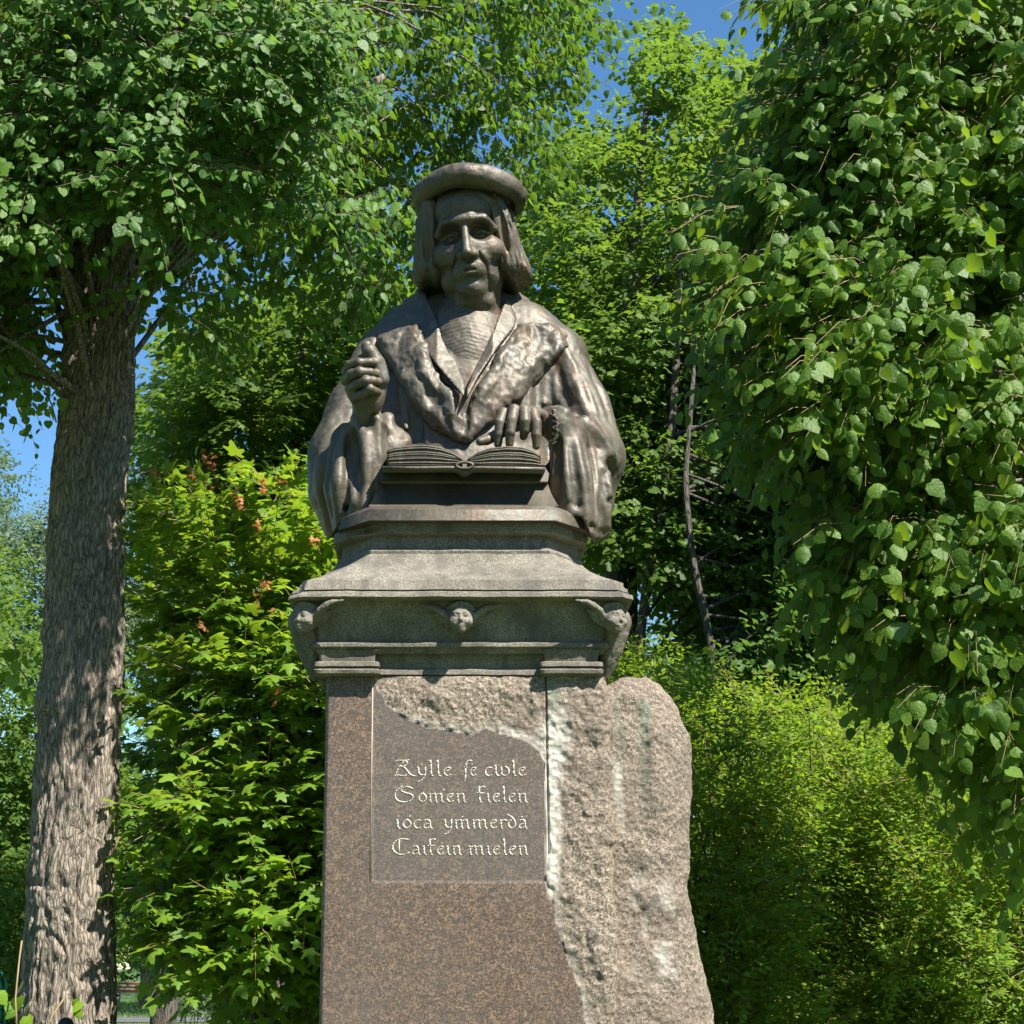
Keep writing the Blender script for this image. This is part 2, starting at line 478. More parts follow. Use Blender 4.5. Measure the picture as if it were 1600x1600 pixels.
def mat_leaf(name, dark, light, trans, rough=0.35, tw=0.42, spec=0.5):
    """var attribute 0..1 picks the leaf's own green"""
    b = NB(name)
    v = b.attr('var')
    col = b.mix(v, dark, light)
    tr = b.mix(v, tuple(x * 0.75 for x in trans), trans)
    tr = b.mix(b.n('ShaderNodeNewGeometry').outputs['Backfacing'], tr, tr)
    bk = b.n('ShaderNodeNewGeometry').outputs['Backfacing']
    col2 = b.mix(bk, col, b.mix(0.5, col, (0.17, 0.23, 0.11)))
    pr = b.n('ShaderNodeBsdfPrincipled', {'Base Color': col2, 'Roughness': rough, 'Specular IOR Level': spec, 'Normal': b.bump(b.noise(b.co(), 70, 2), 0.5, 0.01)})
    tl = b.n('ShaderNodeBsdfTranslucent', {'Color': tr})
    mx = b.n('ShaderNodeMixShader', {0: tw, 1: pr.outputs[0], 2: tl.outputs[0]})
    b.t.links.new(mx.outputs[0], b.out.inputs[0])
    return b.m

# ================================================================ the monument's stone
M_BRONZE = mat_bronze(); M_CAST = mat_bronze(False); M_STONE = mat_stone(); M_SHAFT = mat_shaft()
YF = 6.0                                   # front face of the shaft
PXC = W(718, 900, 6.5).x                   # the monument's axis
YC = 6.52
ped = empty('stone_pedestal', (PXC, YC, 0))
tag(ped, 'tall red granite pedestal with carved grey stone cap and gothic inscription', 'pedestal')

# --- shaft: polished block that breaks into a quarry face
RB = [(583,1056),(590,1078),(603,1100),(622,1113),(640,1124),(655,1130),(668,1136),(690,1137),(712,1142),(735,1147),(748,1144),(758,1136),(775,1142),(795,1148),(812,1152),
      (828,1160),(842,1172),(850,1188),(856,1215),(858,1250),(860,1290),(862,1325),(857,1345),(853,1365),(852,1378),(862,1398),(866,1420),(868,1440),(880,1475),(888,1500),(900,1530),(908,1565),(915,1600),(925,1660),(945,1760),(960,2100),
      (1300,2100),(1300,1000),(583,1000)]
def shaft():
    zt = W(700, 1057, YF).z; zb = 0.12
    xl = W(507, 1200, YF).x; xr = W(948, 1200, YF).x
    nz = 430; zs = np.linspace(zt, zb, nz)
    # arc of the outline: front, right side, back, left side
    fx = np.linspace(xl + 0.012, xr - 0.03, 320)
    arc = [(x, YF, 0, -1) for x in fx]
    arc += [(xr - 0.03 + 0.03*math.sin(t), YF + 0.03 - 0.03*math.cos(t), math.sin(t), -math.cos(t)) for t in np.linspace(0.2, 1.4, 8)]
    arc += [(xr, y, 1, 0) for y in np.linspace(YF + 0.04, YF + 1.0, 60)]
    arc += [(x, YF + 1.0, 0, 1) for x in np.linspace(xr, xl, 12)[1:-1]]
    arc += [(xl, y, -1, 0) for y in np.linspace(YF + 1.0, YF + 0.012, 30)]
    A = np.array(arc); k = len(A)
    P = np.zeros((nz, k, 3)); P[..., 0] = A[:, 0]; P[..., 1] = A[:, 1]; P[..., 2] = zs[:, None]
    N = np.zeros_like(P); N[..., 0] = A[:, 2]; N[..., 1] = A[:, 3]
    px, py, _ = to_px(P)
    jag = fbm(P, 22, 3, 3) * 1.5
    front = (N[..., 1] < -0.9)
    sd = np.where(front, poly_sd(px + jag, py + fbm(P, 24, 3, 9) * 1.5, RB), np.where(N[..., 0] > 0.05, -40.0, 40.0))
    rough = np.clip(0.5 - sd / 3.0, 0, 1)
    deep = np.clip(-sd / 42.0, 0, 1)
    nz1 = fbm(P, 7, 4, 20); nz2 = fbm(P, 38, 4, 30); facet = np.abs(fbm(P, (10, 10, 8), 4, 40))
    d = rough * (0.003 + deep * 0.010 + deep * (nz1 * 0.008 + facet * 0.013) + nz2 * 0.0050)
    top = np.clip((1075 - py) / 18, 0, 1)
    d = np.where(front, d, d * 1.2) * (1 - 0.55 * top)
    # inscription field: sunk a little, and the right pilaster starts left of the slot
    pan = (px > 583) & (px < 853) & (py > 1050) & (py < 1377) & front
    d = d - np.where(pan, 0.003, 0.0)
    slot = (np.abs(px - 853 - (py-1060)*0.017) < 1.8) & (py < 1335) & front
    d = d - np.where(slot, 0.014, 0.0)
    P = P + N * d[..., None]
    # white lime run and green copper run
    axis = np.interp(py, [1056, 1110, 1150, 1190, 1230, 1300, 1370, 1420, 1480], [868, 868, 866, 862, 864, 866, 862, 866, 872])
    wid = np.interp(py, [1056, 1110, 1150, 1180, 1200, 1300, 1370, 1420, 1500, 1600], [14, 17, 30, 27, 16, 12, 12, 8, 5, 2])
    white = np.clip(1.25 - np.abs(px + jag*2 - axis) / wid, 0, 1) * np.where(px > 851, 1, rough)
    edge = np.exp(-((sd + 5) / 5.0) ** 2) * (px > 640) * (py < 1700) * np.where((px > 780) & (py < 1200), 0.9, 0.3)
    white = white * np.clip((1415 - py) / 40, 0, 1)
    white = np.clip(np.maximum(white, edge * rough), 0, 1) * front * (py > 1045)
    green = np.clip(1.2 - np.abs(px + jag - 864) / 10, 0, 1) * np.clip((1140 - py) / 50, 0, 1) * front * (px > 852) * 0.6
    white *= np.clip((py - 1085) / 50, 0.1, 1)
    right = N[..., 0] > 0.5
    green = np.where(right, 0, green)
    V = P.reshape(-1, 3); j = np.arange(k); j2 = (j + 1) % k
    F = np.concatenate([np.stack([i*k+j, (i+1)*k+j, (i+1)*k+j2, i*k+j2], 1) for i in range(nz-1)])
    cap = [np.arange(k)[::-1]]
    at = dict(rough=rough.ravel(), white=white.ravel(), green=green.ravel(), panel=pan.astype(float).ravel())
    o = mesh_np('shaft', V, F[:, ::-1], M_SHAFT, ped, smooth=True, attrs=at)
    return zt, xl, xr
ZT, XL, XR = shaft()
# joint line of the left pilaster, raised hairline fillet of the inscription field
f = MB()
a, b_ = W(582.5, 1058, YF - 0.0005), W(582.5, 1377, YF - 0.0005)
f.box((a.x - 0.002, YF - 0.0012, b_.z), (a.x + 0.002, YF + 0.004, a.z))
mb_ = f.build('panel_edge', mat_plain('pale_joint_stone', (0.36, 0.29, 0.24), 0.8), ped)

# --- unhewn boulder wing at the right
def wing():
    lo = (W(930, 1200, 6.2).x - 0.06, 6.02, 0.06); hi = (W(1130, 1600, 6.4).x + 0.25, 7.1, ZT + 0.14)
    B = Field(lo, hi, 0.011)
    sil = [(870,1100),(946,1073),(965,1060),(985,1055),(1010,1057),(1035,1070),(1052,1088),(1062,1110),(1070,1132),(1078,1150),(1082,1180),(1083,1215),(1082,1250),(1081,1300),(1080,1345),(1077,1370),(1074,1385),(1080,1405),(1083,1430),(1089,1465),(1094,1500),(1102,1550),(1110,1590),(1122,1680),(1140,1800),(1165,2150),(870,2150)]
    ym = 6.40
    P2 = [(W(x, y, ym - 0.15).x, W(x, y, ym - 0.15).z) for x, y in sil]
    X, Z = np.meshgrid(B.ax[0], B.ax[2], indexing='ij')
    d2 = poly_sd(X, Z, P2)[:, None, :]
    Y = B.ax[1][None, :, None]
    r = 0.17
    dy = np.abs(Y - (ym + 0.1)) - 0.42
    q = np.sqrt(np.maximum(d2 + r, 0)**2 + np.maximum(dy + r, 0)**2) + np.minimum(np.maximum(d2, dy) + r, 0) - r
    B.D = q.astype(np.float32)
    # gutter against the shaft, soft facets
    B.px_stroke([(1000,1095),(1000,1180),(996,1260)], 0.035, -0.018)
    B.px_stroke([(1010,1105),(1022,1180),(1025,1290)], 0.04, 0.02)
    B.px_stroke([(1070,1200),(1062,1290),(1066,1370)], 0.04, -0.02)
    B.px_stroke([(960,1090),(985,1088),(1008,1098)], 0.03, 0.02)
    B.px_stroke([(1000,1420),(1030,1400),(1065,1430)], 0.10, 0.025)
    def disp(V, N): return fbm(V, 3.2, 3, 50) * 0.018 - np.abs(fbm(V, 7, 3, 58)) * 0.010 + fbm(V, 16, 4, 60) * 0.005 + fbm(V, 60, 2, 70) * 0.0025
    def at(V, N):
        px, py, _ = to_px(V); j = fbm(V, 12, 3, 3) * 5
        front = (N[:, 1] < 0.25)
        g = np.clip(1.2 - np.abs(px + j - 1006) / 9, 0, 1) * np.clip((1300 - py) / 170, 0, 1) * (py > 1092)
        w = np.clip(1.1 - np.abs(px + j - 962 - (py-1080)*0.03) / 9, 0, 1) * np.clip((1330 - py) / 120, 0, 1) * (py > 1078)
        g2 = w * 0.5
        w2 = np.clip(1 - np.hypot((px + j*5 - 1015) / 60, (py + j*6 - 1450) / 110), 0, 1) * np.clip(0.5 + 1.6*fbm(V, (14, 14, 9), 4, 91), 0, 1) * 0.9
        return dict(rough=np.full(len(V), 0.72), white=np.clip((w * np.clip(0.45 + 1.4*fbm(V, (20, 20, 7), 3, 95), 0, 1) * 0.8 + w2), 0, 1) * front, green=np.clip(g * 0.55 + g2 * 0.6, 0, 1) * front, panel=np.zeros(len(V)))
    B.mesh('boulder_wing', M_SHAFT, ped, disp, at)
wing()

# plinth steps of the monument below the frame
f = MB()
f.box((XL - 0.12, YF - 0.12, 0.0), (W(1170, 2000, 6.3).x + 0.05, YF + 1.15, 0.15))
f.build('base_step', M_STONE, ped)

# --- carved cap: chamfered outlines lofted along the moulding profile
def ring(py, px_half, px_front_half, b=None, cdep=None, m=7):
    """outline of a course whose front edge stands at py; px_half full half width, px_front_half half width of the front face"""
    Y = 6.0
    for _ in range(4):
        z = W(718, py, Y); sc = (Y * CP + (z.z - EYE) * SP) / FPX
        A = px_half * sc; Af = px_front_half * sc
        B = A * 0.99 if b is None else b
        Y = YC - B
    z = z.z; c = A - Af; cdep_ = c * 1.25 if cdep is None else cdep
    cor = [(-Af, -B), (Af, -B), (A, -B + cdep_), (A, B - cdep_), (Af, B), (-Af, B), (-A, B - cdep_), (-A, -B + cdep_)]
    out = []
    for i in range(8):
        p, q = cor[i], cor[(i+1) % 8]
        n = 28 if i in (0, 4) else (m if i % 2 else 14)
        for t in np.arange(n) / n: out.append((PXC + p[0]*(1-t)+q[0]*t, YC + p[1]*(1-t)+q[1]*t, z))
    return np.array(out)
def course(name, prof, mat, wear=0.004, sub=3, chip=None, parent=None):
    """prof: rows (py, half, front_half) from the top of the picture down"""
    rows = []
    base = [ring(*p) for p in prof[::-1]]
    for i in range(len(base) - 1):
        for t in np.arange(sub) / sub: rows.append(base[i]*(1-t) + base[i+1]*t)
    rows.append(base[-1])
    R3 = np.array(rows)
    # wear: noise pushes the stone in and out
    C = np.array([PXC, YC, 0]); dirn = nrm((R3 - C) * np.array([1, 1, 0]))
    w = fbm(R3, 9, 4, 80) * wear + fbm(R3, 45, 2, 85) * wear * 0.5
    if chip is not None: w = w - chip(R3)
    R3 = R3 + dirn * w[..., None]
    R3[..., 2] += fbm(R3, 11, 3, 90) * wear * 0.35
    k = R3.shape[1]; n = R3.shape[0]; j = np.arange(k); j2 = (j+1) % k
    V = np.concatenate([R3.reshape(-1, 3)])
    F = np.concatenate([np.stack([i*k+j, i*k+j2, (i+1)*k+j2, (i+1)*k+j], 1) for i in range(n-1)])
    caps = np.array([[*range(k)][::-1], [*range((n-1)*k, n*k)]])
    o = mesh_np(name, V, [F, caps], mat, parent or ped, smooth=True)
    me = o.data
    me.set_sharp_from_angle(angle=R_(28))
    return o
def chipL(P):
    px, py, _ = to_px(P)
    return np.clip(1 - np.hypot((px - 570) / 26, (py - 824) / 16), 0, 1) * 0.05 * (P[..., 1] < YC)
def chipC(P):
    px, py, _ = to_px(P)
    return (np.clip(1 - np.hypot((px - 455) / 22, (py - 915) / 18), 0, 1) + np.clip(1 - np.hypot((px - 985) / 14, (py - 918) / 12), 0, 1)) * 0.035 * (1 + fbm(P, 40, 2, 5)) * (P[..., 1] < YC)
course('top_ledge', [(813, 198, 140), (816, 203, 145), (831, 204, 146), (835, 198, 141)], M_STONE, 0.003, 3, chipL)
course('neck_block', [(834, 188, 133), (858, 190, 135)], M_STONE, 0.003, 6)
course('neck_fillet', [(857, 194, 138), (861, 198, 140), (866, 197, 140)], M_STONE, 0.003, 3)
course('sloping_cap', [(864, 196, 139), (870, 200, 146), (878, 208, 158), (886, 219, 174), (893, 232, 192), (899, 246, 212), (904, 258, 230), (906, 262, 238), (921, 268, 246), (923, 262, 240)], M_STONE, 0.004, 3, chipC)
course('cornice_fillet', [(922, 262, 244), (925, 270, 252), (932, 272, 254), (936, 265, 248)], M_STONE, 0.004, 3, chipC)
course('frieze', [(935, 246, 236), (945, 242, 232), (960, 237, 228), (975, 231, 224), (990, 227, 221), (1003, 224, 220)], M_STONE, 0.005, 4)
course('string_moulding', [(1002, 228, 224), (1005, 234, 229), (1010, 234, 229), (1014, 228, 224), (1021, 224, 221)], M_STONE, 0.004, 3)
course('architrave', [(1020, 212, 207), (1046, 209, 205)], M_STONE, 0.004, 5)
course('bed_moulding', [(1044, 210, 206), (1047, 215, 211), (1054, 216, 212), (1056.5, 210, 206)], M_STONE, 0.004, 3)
# pilaster capitals, proud of the courses
def pilaster(x0, x1, nm):
    rows = [(1012, 0.010), (1018, 0.022), (1024, 0.012), (1034, 0.008), (1037, 0.026), (1043, 0.028), (1045, 0.016), (1049, 0.030), (1054, 0.028), (1056.5, 0.012)]
    R3 = []
    for py, d in rows:
        a = W(x0, py, 5.985); c = W(x1, py, 5.985); o = 0.006 + d
        cor = [(a.x - o, 5.985 - o), (c.x + o, 5.985 - o), (c.x + o, 6.3), (a.x - o, 6.3)]
        pts = []
        for i in range(4):
            p, q = cor[i], cor[(i+1) % 4]
            for t in np.arange(12) / 12: pts.append((p[0]*(1-t)+q[0]*t, p[1]*(1-t)+q[1]*t, a.z))
        R3.append(pts)
    R3 = np.array(R3[::-1]); R3 = R3 + (fbm(R3, 30, 3, 33) * 0.0035)[..., None] * np.array([1, 1, 0.4])
    V, F = loft(list(R3))
    mesh_np('pilaster_capital', V, F, M_STONE, ped)
pilaster(506, 580, 0); pilaster(857, 928, 1)

# --- winged cherub heads under the cornice
def cherub(px, py, yaw, Y, tilt=0.0, s=1.0, wings=(1, 1)):
    B = Field((-0.26, -0.13, -0.12), (0.26, 0.12, 0.12), 0.0033)
    B.ell((0, 0.01, 0.012), (0.060, 0.062, 0.066), 0.01)
    B.ell((0, -0.016, -0.022), (0.047, 0.046, 0.046), 0.02)
    for sx in (-1, 1):
        B.ell((sx*0.028, -0.036, -0.022), (0.024, 0.021, 0.021), 0.014)
        B.ell((sx*0.022, -0.062, 0.006), (0.015, 0.012, 0.011), 0.010, 's')
        B.ell((sx*0.022, -0.047, 0.005), (0.010, 0.008, 0.007), 0.003)
        B.stroke([(sx*0.008, -0.058, 0.016), (sx*0.024, -0.056, 0.021), (sx*0.040, -0.042, 0.014)], 0.007, 0.005)
        B.ell((sx*0.062, 0.0, -0.004), (0.010, 0.014, 0.018), 0.006)
    B.tube([(0, -0.052, 0.010), (0, -0.064, -0.014)], [0.005, 0.009], 0.008)
    B.ell((0, -0.056, -0.040), (0.014, 0.010, 0.005), 0.006); B.ell((0, -0.054, -0.048), (0.011, 0.009, 0.005), 0.005)
    B.stroke([(-0.016, -0.066, -0.044), (0.016, -0.066, -0.044)], 0.004, -0.005)
    B.ell((0, -0.040, -0.060), (0.018, 0.016, 0.013), 0.014)
    for a in np.linspace(-1.2, 1.2, 9):
        B.ell((math.sin(a)*0.056, -0.035 + abs(a)*0.025, 0.030 + math.cos(a)*0.034), (0.014, 0.014, 0.012), 0.006)
    for sx, L in ((-1, wings[0]), (1, wings[1])):
        if not L: continue
        B.tube([(sx*0.060, -0.006, 0.004), (sx*0.085, -0.010, 0.024), (sx*0.12, -0.006, 0.045), (sx*0.165*L, 0.004, 0.058), (sx*0.22*L, 0.02, 0.062)], [0.013, 0.017, 0.016, 0.012, 0.004], 0.012)
        B.tube([(sx*0.060, 0.012, -0.010), (sx*0.10, 0.016, 0.010), (sx*0.15*L, 0.022, 0.028)], [0.012, 0.014, 0.005], 0.014)
        B.tube([(sx*0.055, 0.016, -0.03), (sx*0.085, 0.022, -0.012), (sx*0.12*L, 0.03, 0.002)], [0.010, 0.012, 0.004], 0.012)
    c = np.array(W(px, py, Y)); cz, sz = math.cos(yaw), math.sin(yaw); ct, st = math.cos(tilt), math.sin(tilt)
    Rm = np.array([[cz, -sz, 0], [sz, cz, 0], [0, 0, 1]]) @ np.array([[1, 0, 0], [0, ct, -st], [0, st, ct]])
    def post(V): return (V * s) @ Rm.T + c
    B.mesh('cherub_head', M_STONE, ped, lambda V, N: fbm(V, 60, 3, 12) * 0.0014, None, post)
cherub(720, 966, 0.0, 5.925, 0.05, 0.85)
cherub(479, 966, -R_(34), 5.935, 0.05, 0.84, (0, 0.9))
cherub(957, 966, R_(34), 5.935, 0.05, 0.84, (0.9, 0))
for sx, x0, x1 in ((-1, 476, 499), (1, 961, 938)):
    K = Field((-0.12, -0.02, -0.34), (0.12, 0.3, 0.04), 0.006)
    K.tube([(sx*0.01, 0.07, 0.0), (sx*-0.012, 0.09, -0.10), (sx*-0.035, 0.115, -0.20)], [0.062, 0.050, 0.026], 0.01)
    c0 = np.array(W(x0, 966, 5.94))
    K.stroke([(sx*0.01, 0.0, -0.04), (sx*-0.02, 0.05, -0.17)], 0.014, -0.012)
    K.mesh('corner_console', M_STONE, ped, lambda V, N: fbm(V, 40, 3, 12) * 0.002, None, lambda V: V + c0)

# --- inscription, cut with a broad nib
G = {
 'n': ([[(0,.85),(.12,1),(.12,.1),(.24,0)], [(.12,.78),(.4,1),(.52,.85),(.52,.1),(.66,0)]], .84),
 'm': ([[(0,.85),(.12,1),(.12,.1),(.22,0)], [(.12,.78),(.4,1),(.5,.85),(.5,.1),(.6,0)], [(.5,.78),(.78,1),(.9,.85),(.9,.1),(1.04,0)]], 1.22),
 'i': ([[(0,.85),(.14,1),(.14,.12),(.3,0)]], .44),
 'e': ([[(.5,.22),(.27,0),(.06,.25),(.06,.72),(.32,1),(.52,.78),(.08,.48)]], .66),
 'l': ([[(0,1.62),(.14,1.75),(.14,.12),(.3,0)]], .44),
 'k': ([[(.12,1.72),(.14,.12),(.3,0)], [(.14,1.5),(.38,1.78),(.5,1.6)], [(-.06,1.0),(.46,1.0)]], .60),
 'f': ([[(.06,-.55),(.16,-.3),(.16,1.35),(.4,1.75),(.66,1.62)], [(.0,.95),(.3,.95)]], .50),
 'y': ([[(0,.9),(.12,1),(.12,.3),(.34,.08),(.52,.25)], [(.54,1),(.54,.05),(.32,-.45),(0,-.6)]], .74),
 'c': ([[(.5,.85),(.28,1),(.06,.7),(.06,.25),(.28,0),(.5,.18)]], .62),
 'w': ([[(0,1.1),(.14,1.2),(.12,.25),(.34,0),(.55,.2),(.5,1.0)], [(.55,.2),(.78,0),(1.02,.3),(1.0,.8),(.74,1.05)]], 1.18),
 'o': ([[(.3,1),(.06,.7),(.06,.3),(.3,0),(.55,.3),(.55,.7),(.3,1)]], .70),
 'a': ([[(.08,.88),(.3,1),(.5,.85),(.5,.12),(.64,0)], [(.5,.6),(.2,.5),(.05,.25),(.2,0),(.5,.22)]], .78),
 'r': ([[(0,.85),(.12,1),(.12,.1),(.22,0)], [(.12,.78),(.36,1),(.5,.84)]], .56),
 'd': ([[(.3,1),(.06,.7),(.06,.28),(.3,0),(.56,.3),(.52,.85),(.3,1.25),(-.02,1.55)]], .72),
 'R': ([[(.02,1.45),(.12,1.72),(.72,1.66),(.92,1.78)], [(.62,1.66),(.30,1.05),(.12,.3),(.0,.02)], [(-.08,.0),(.2,.16),(.5,0),(.75,.12)], [(.36,1.1),(.62,.95),(.8,.55),(1.0,.12),(1.3,.0)], [(.75,1.62),(.82,1.3),(.5,1.0)]], 1.36),
 'S': ([[(1.25,1.45),(.95,1.72),(.55,1.6),(.42,1.28),(.7,1.05),(1.15,.9),(1.32,.55),(1.1,.15),(.62,0),(.2,.18),(.02,.65),(.12,1.25),(.45,1.68),(.62,1.78)]], 1.62),
 'C': ([[(1.3,.3),(.85,.0),(.35,.12),(.05,.6),(.1,1.25),(.45,1.7),(.95,1.72),(1.2,1.62),(1.28,1.72)], [(.55,1.66),(.5,.2)]], 1.40),
}
def inscribe():
    mats = mat_plain('inscription_paint', (0.44, 0.40, 0.33), 0.8, var=0.45, sc=45)
    words = [('Rylle', 616, 706, 1213), ('fe', 724, 745, 1213), ('cwle', 757, 822, 1213),
             ('Somen', 616, 729, 1254), ('kielen', 746, 825, 1254),
             ('ioca', 618, 676, 1295), ('ymmerda', 693, 824, 1295),
             ('Caikein', 612, 722, 1336), ('mielen', 732, 826, 1336)]
    extra = {'fe': [(737, 1195)], 'Somen': [(693, 1235)], 'ioca': [(622, 1276), (640, 1276)], 'ymmerda': [(722, 1277), (815, 1277), (822, 1276)], 'kielen': [(808, 1236)], 'Rylle': [(658, 1195)], 'Caikein': [(690, 1318)]}
    sc = 1 / 395.0
    for w, x0, x1, by in words:
        tot = sum(G[c][1] for c in w) - 0.12
        kx = (x1 - x0) / tot; ky = 14.6
        mb = MB(); cur = 0.0
        def put(pl):
            q = [np.array((x0 + (cur + x) * kx, by - y * ky)) for x, y in pl]
            # smooth the pen path a little
            pts = [q[0]]
            for i in range(1, len(q) - 1): pts += [q[i]*0.72 + q[i-1]*0.28, q[i]*0.72 + q[i+1]*0.28]
            pts.append(q[-1])
            nib = np.array((math.cos(R_(38)), -math.sin(R_(38)))) * 1.55
            for i in range(len(pts) - 1):
                a, b = pts[i], pts[i+1]; t = (b - a) / max(np.linalg.norm(b - a), 1e-6); n2 = np.array((-t[1], t[0])) * 0.62
                off = nib if nib @ n2 > 0 else -nib
                off = off if abs(off @ n2) > 0.62*0.62 else n2
                quad = [a - off, b - off, b + off, a + off]
                V = []
                for yy in (YF + 0.0022, YF + 0.006):
                    for u in quad:
                        p = W(u[0], u[1], YF + 0.006); V.append((p.x, yy, p.z))
                mb.add(V, np.array([(0,1,2,3), (7,6,5,4), (0,4,5,1), (1,5,6,2), (2,6,7,3), (3,7,4,0)]))
        for c in w:
            for pl in G[c][0]: put(pl)
            cur += G[c][1]
        for ex, ey in extra.get(w, []):
            cur = 0; xx = (ex - x0) / kx; yy = (by - ey) / ky
            put([(xx - .04, yy - .06), (xx + .06, yy + .1)])
        mb.build('inscription_word', mats, ped)
inscribe()

# ================================================================ ground
def mat_grass():
    b = NB('lawn'); p = b.co()
    n = b.noise(p, 1.2, 6, 0.7); f = b.noise(p, 40, 3, 0.7)
    c = b.ramp(n, [(0.3, (0.035, 0.075, 0.012)), (0.7, (0.085, 0.15, 0.022))])
    c = b.mix(b.ramp(f, [(0.35, 0.5), (0.6, 0.0)]), c, (0.03, 0.05, 0.012))
    b.pbsdf(c, 0.8, 0, b.bump(f, 0.8, 0.03)); return b.m
g = MB()
gx = np.linspace(-260, 260, 60); gy = np.linspace(-60, 460, 60)
GX, GY = np.meshgrid(gx, gy, indexing='ij')
V = np.stack([GX, GY, np.zeros_like(GX) - 0.02], -1).reshape(-1, 3)
ii = np.arange(59)[:, None] * 60 + np.arange(59)[None]; ii = ii.ravel()
o = mesh_np('ground', V, np.stack([ii, ii+60, ii+61, ii+1], 1), mat_grass()); tag(o, kind='structure')
M_PATH = mat_plain('grey_gravel', (0.085, 0.08, 0.078), 0.9, var=0.3, sc=3.0, bump=0.5)
pth = []
for t in np.linspace(0, 1, 24):
    x = -40 + 70 * t; pth.append((x, 47.5 + 1.5*math.sin(t*4) - 0.0*x))
V = [(x, y - 2.4, 0.0) for x, y in pth] + [(x, y + 2.4, 0.0) for x, y in pth]
k = len(pth); j = np.arange(k-1)
o = mesh_np('path', V, np.stack([j, j+1, j+1+k, j+k], 1), M_PATH); tag(o, kind='structure')
# grass blades on the strip of lawn in view and round the monument
nb = 26000
bx_ = rng.uniform(-14, 2, nb); by = rng.uniform(42, 78, nb)
keep = (np.abs(by - 47.5) > 2.9); bx_, by = bx_[keep], by[keep]
hgt = rng.uniform(0.05, 0.13, len(bx_)); an = rng.uniform(0, 6.28, len(bx_))
w_ = 0.02
A = np.stack([bx_ - np.cos(an)*w_, by - np.sin(an)*w_, np.zeros_like(bx_) - 0.02], -1); B = np.stack([bx_ + np.cos(an)*w_, by + np.sin(an)*w_, np.zeros_like(bx_) - 0.02], -1)
C = np.stack([bx_ + rng.normal(0, 0.03, len(bx_)), by + rng.normal(0, 0.03, len(bx_)), hgt], -1)
V = np.stack([A, B, C], 1).reshape(-1, 3); j = np.arange(len(bx_)) * 3
M_BLADE = mat_leaf('grass_blade', (0.05, 0.11, 0.015), (0.10, 0.19, 0.03), (0.16, 0.30, 0.03), 0.5)
o = mesh_np('grass', V, np.stack([j, j+1, j+2], 1), M_BLADE, attrs=dict(var=np.repeat(rng.random(len(bx_)), 3))); tag(o, kind='stuff')

# ================================================================ foliage tools
def Wv(px, py, Y):
    a = (CY - py) / FPX; Z = Y * (a * CP + SP) / (CP - a * SP); d = Y * CP + Z * SP
    return np.stack([(px - CX) / FPX * d, Y + 0*Z, Z + EYE], -1)
def unit(n, r=rng): return nrm(r.normal(size=(n, 3)))

def T_linden():
    h = [(0.0,0.0),(0.0,0.36),(0.0,0.72),(0.0,1.06)]; s = [(0.22,-0.09),(0.47,0.10),(0.50,0.42),(0.31,0.74)]
    z = lambda x, y: 0.0 - abs(x)*0.30 - 0.22*max(y-0.3, 0)**1.6 + 0.03*math.sin(9*y)*(abs(x) > .3)
    V = [(x, y, z(x, y)) for x, y in h] + [(x, y, z(x, y)) for x, y in s] + [(-x, y, z(x, y)) for x, y in s]
    F = [(0,4,5,1),(1,5,6,2),(2,6,7,3),(0,1,9,8),(1,2,10,9),(2,3,11,10)]
    return np.array(V), np.array(F)
def T_maple():
    half = [(0.07,0.0),(0.30,-0.10),(0.50,0.02),(0.33,0.16),(0.62,0.42),(0.60,0.55),(0.30,0.50),(0.20,0.62),(0.16,0.85)]
    out = [(0,0.06)] + half + [(0,1.05)] + [(-x, y) for x, y in half[::-1]]
    z = lambda x, y: -0.22*(x*x + (y-0.35)**2) - 0.05*abs(x)
    V = [(0, 0.33, 0.04)] + [(x, y, z(x, y)) for x, y in out]; n = len(out)
    return np.array(V), np.array([(0, 1+i, 1+(i+1) % n) for i in range(n)])
def T_star():        # small lobed leaf
    out = [(0,0),(0.46,0.10),(0.24,0.34),(0.34,0.74),(0.0,1.0),(-0.34,0.74),(-0.24,0.34),(-0.46,0.10)]
    V = [(x, y, -0.35*abs(x)-0.12*y*y) for x, y in out]
    return np.array(V), np.array([(0,1,2,0),(0,2,3,4),(0,4,5,6),(0,6,7,0)])[:, :4]
def T_small():
    return np.array([(0,0,0),(0.30,0.48,-0.10),(0,1.0,-0.06),(-0.30,0.48,-0.10)]), np.array([(0,1,2),(0,2,3)])
def T_star3():
    V = np.array([(0,0,0),(0.48,0.12,-0.12),(0.22,0.36,-0.06),(0.36,0.78,-0.16),(0,1.0,-0.12),(-0.36,0.78,-0.16),(-0.22,0.36,-0.06),(-0.48,0.12,-0.12)])
    return V, np.array([(0,1,2),(0,2,3),(0,3,4),(0,4,5),(0,5,6),(0,6,7)])
TL, TM, TS, T3 = T_linden(), T_maple(), T_small(), T_star3()

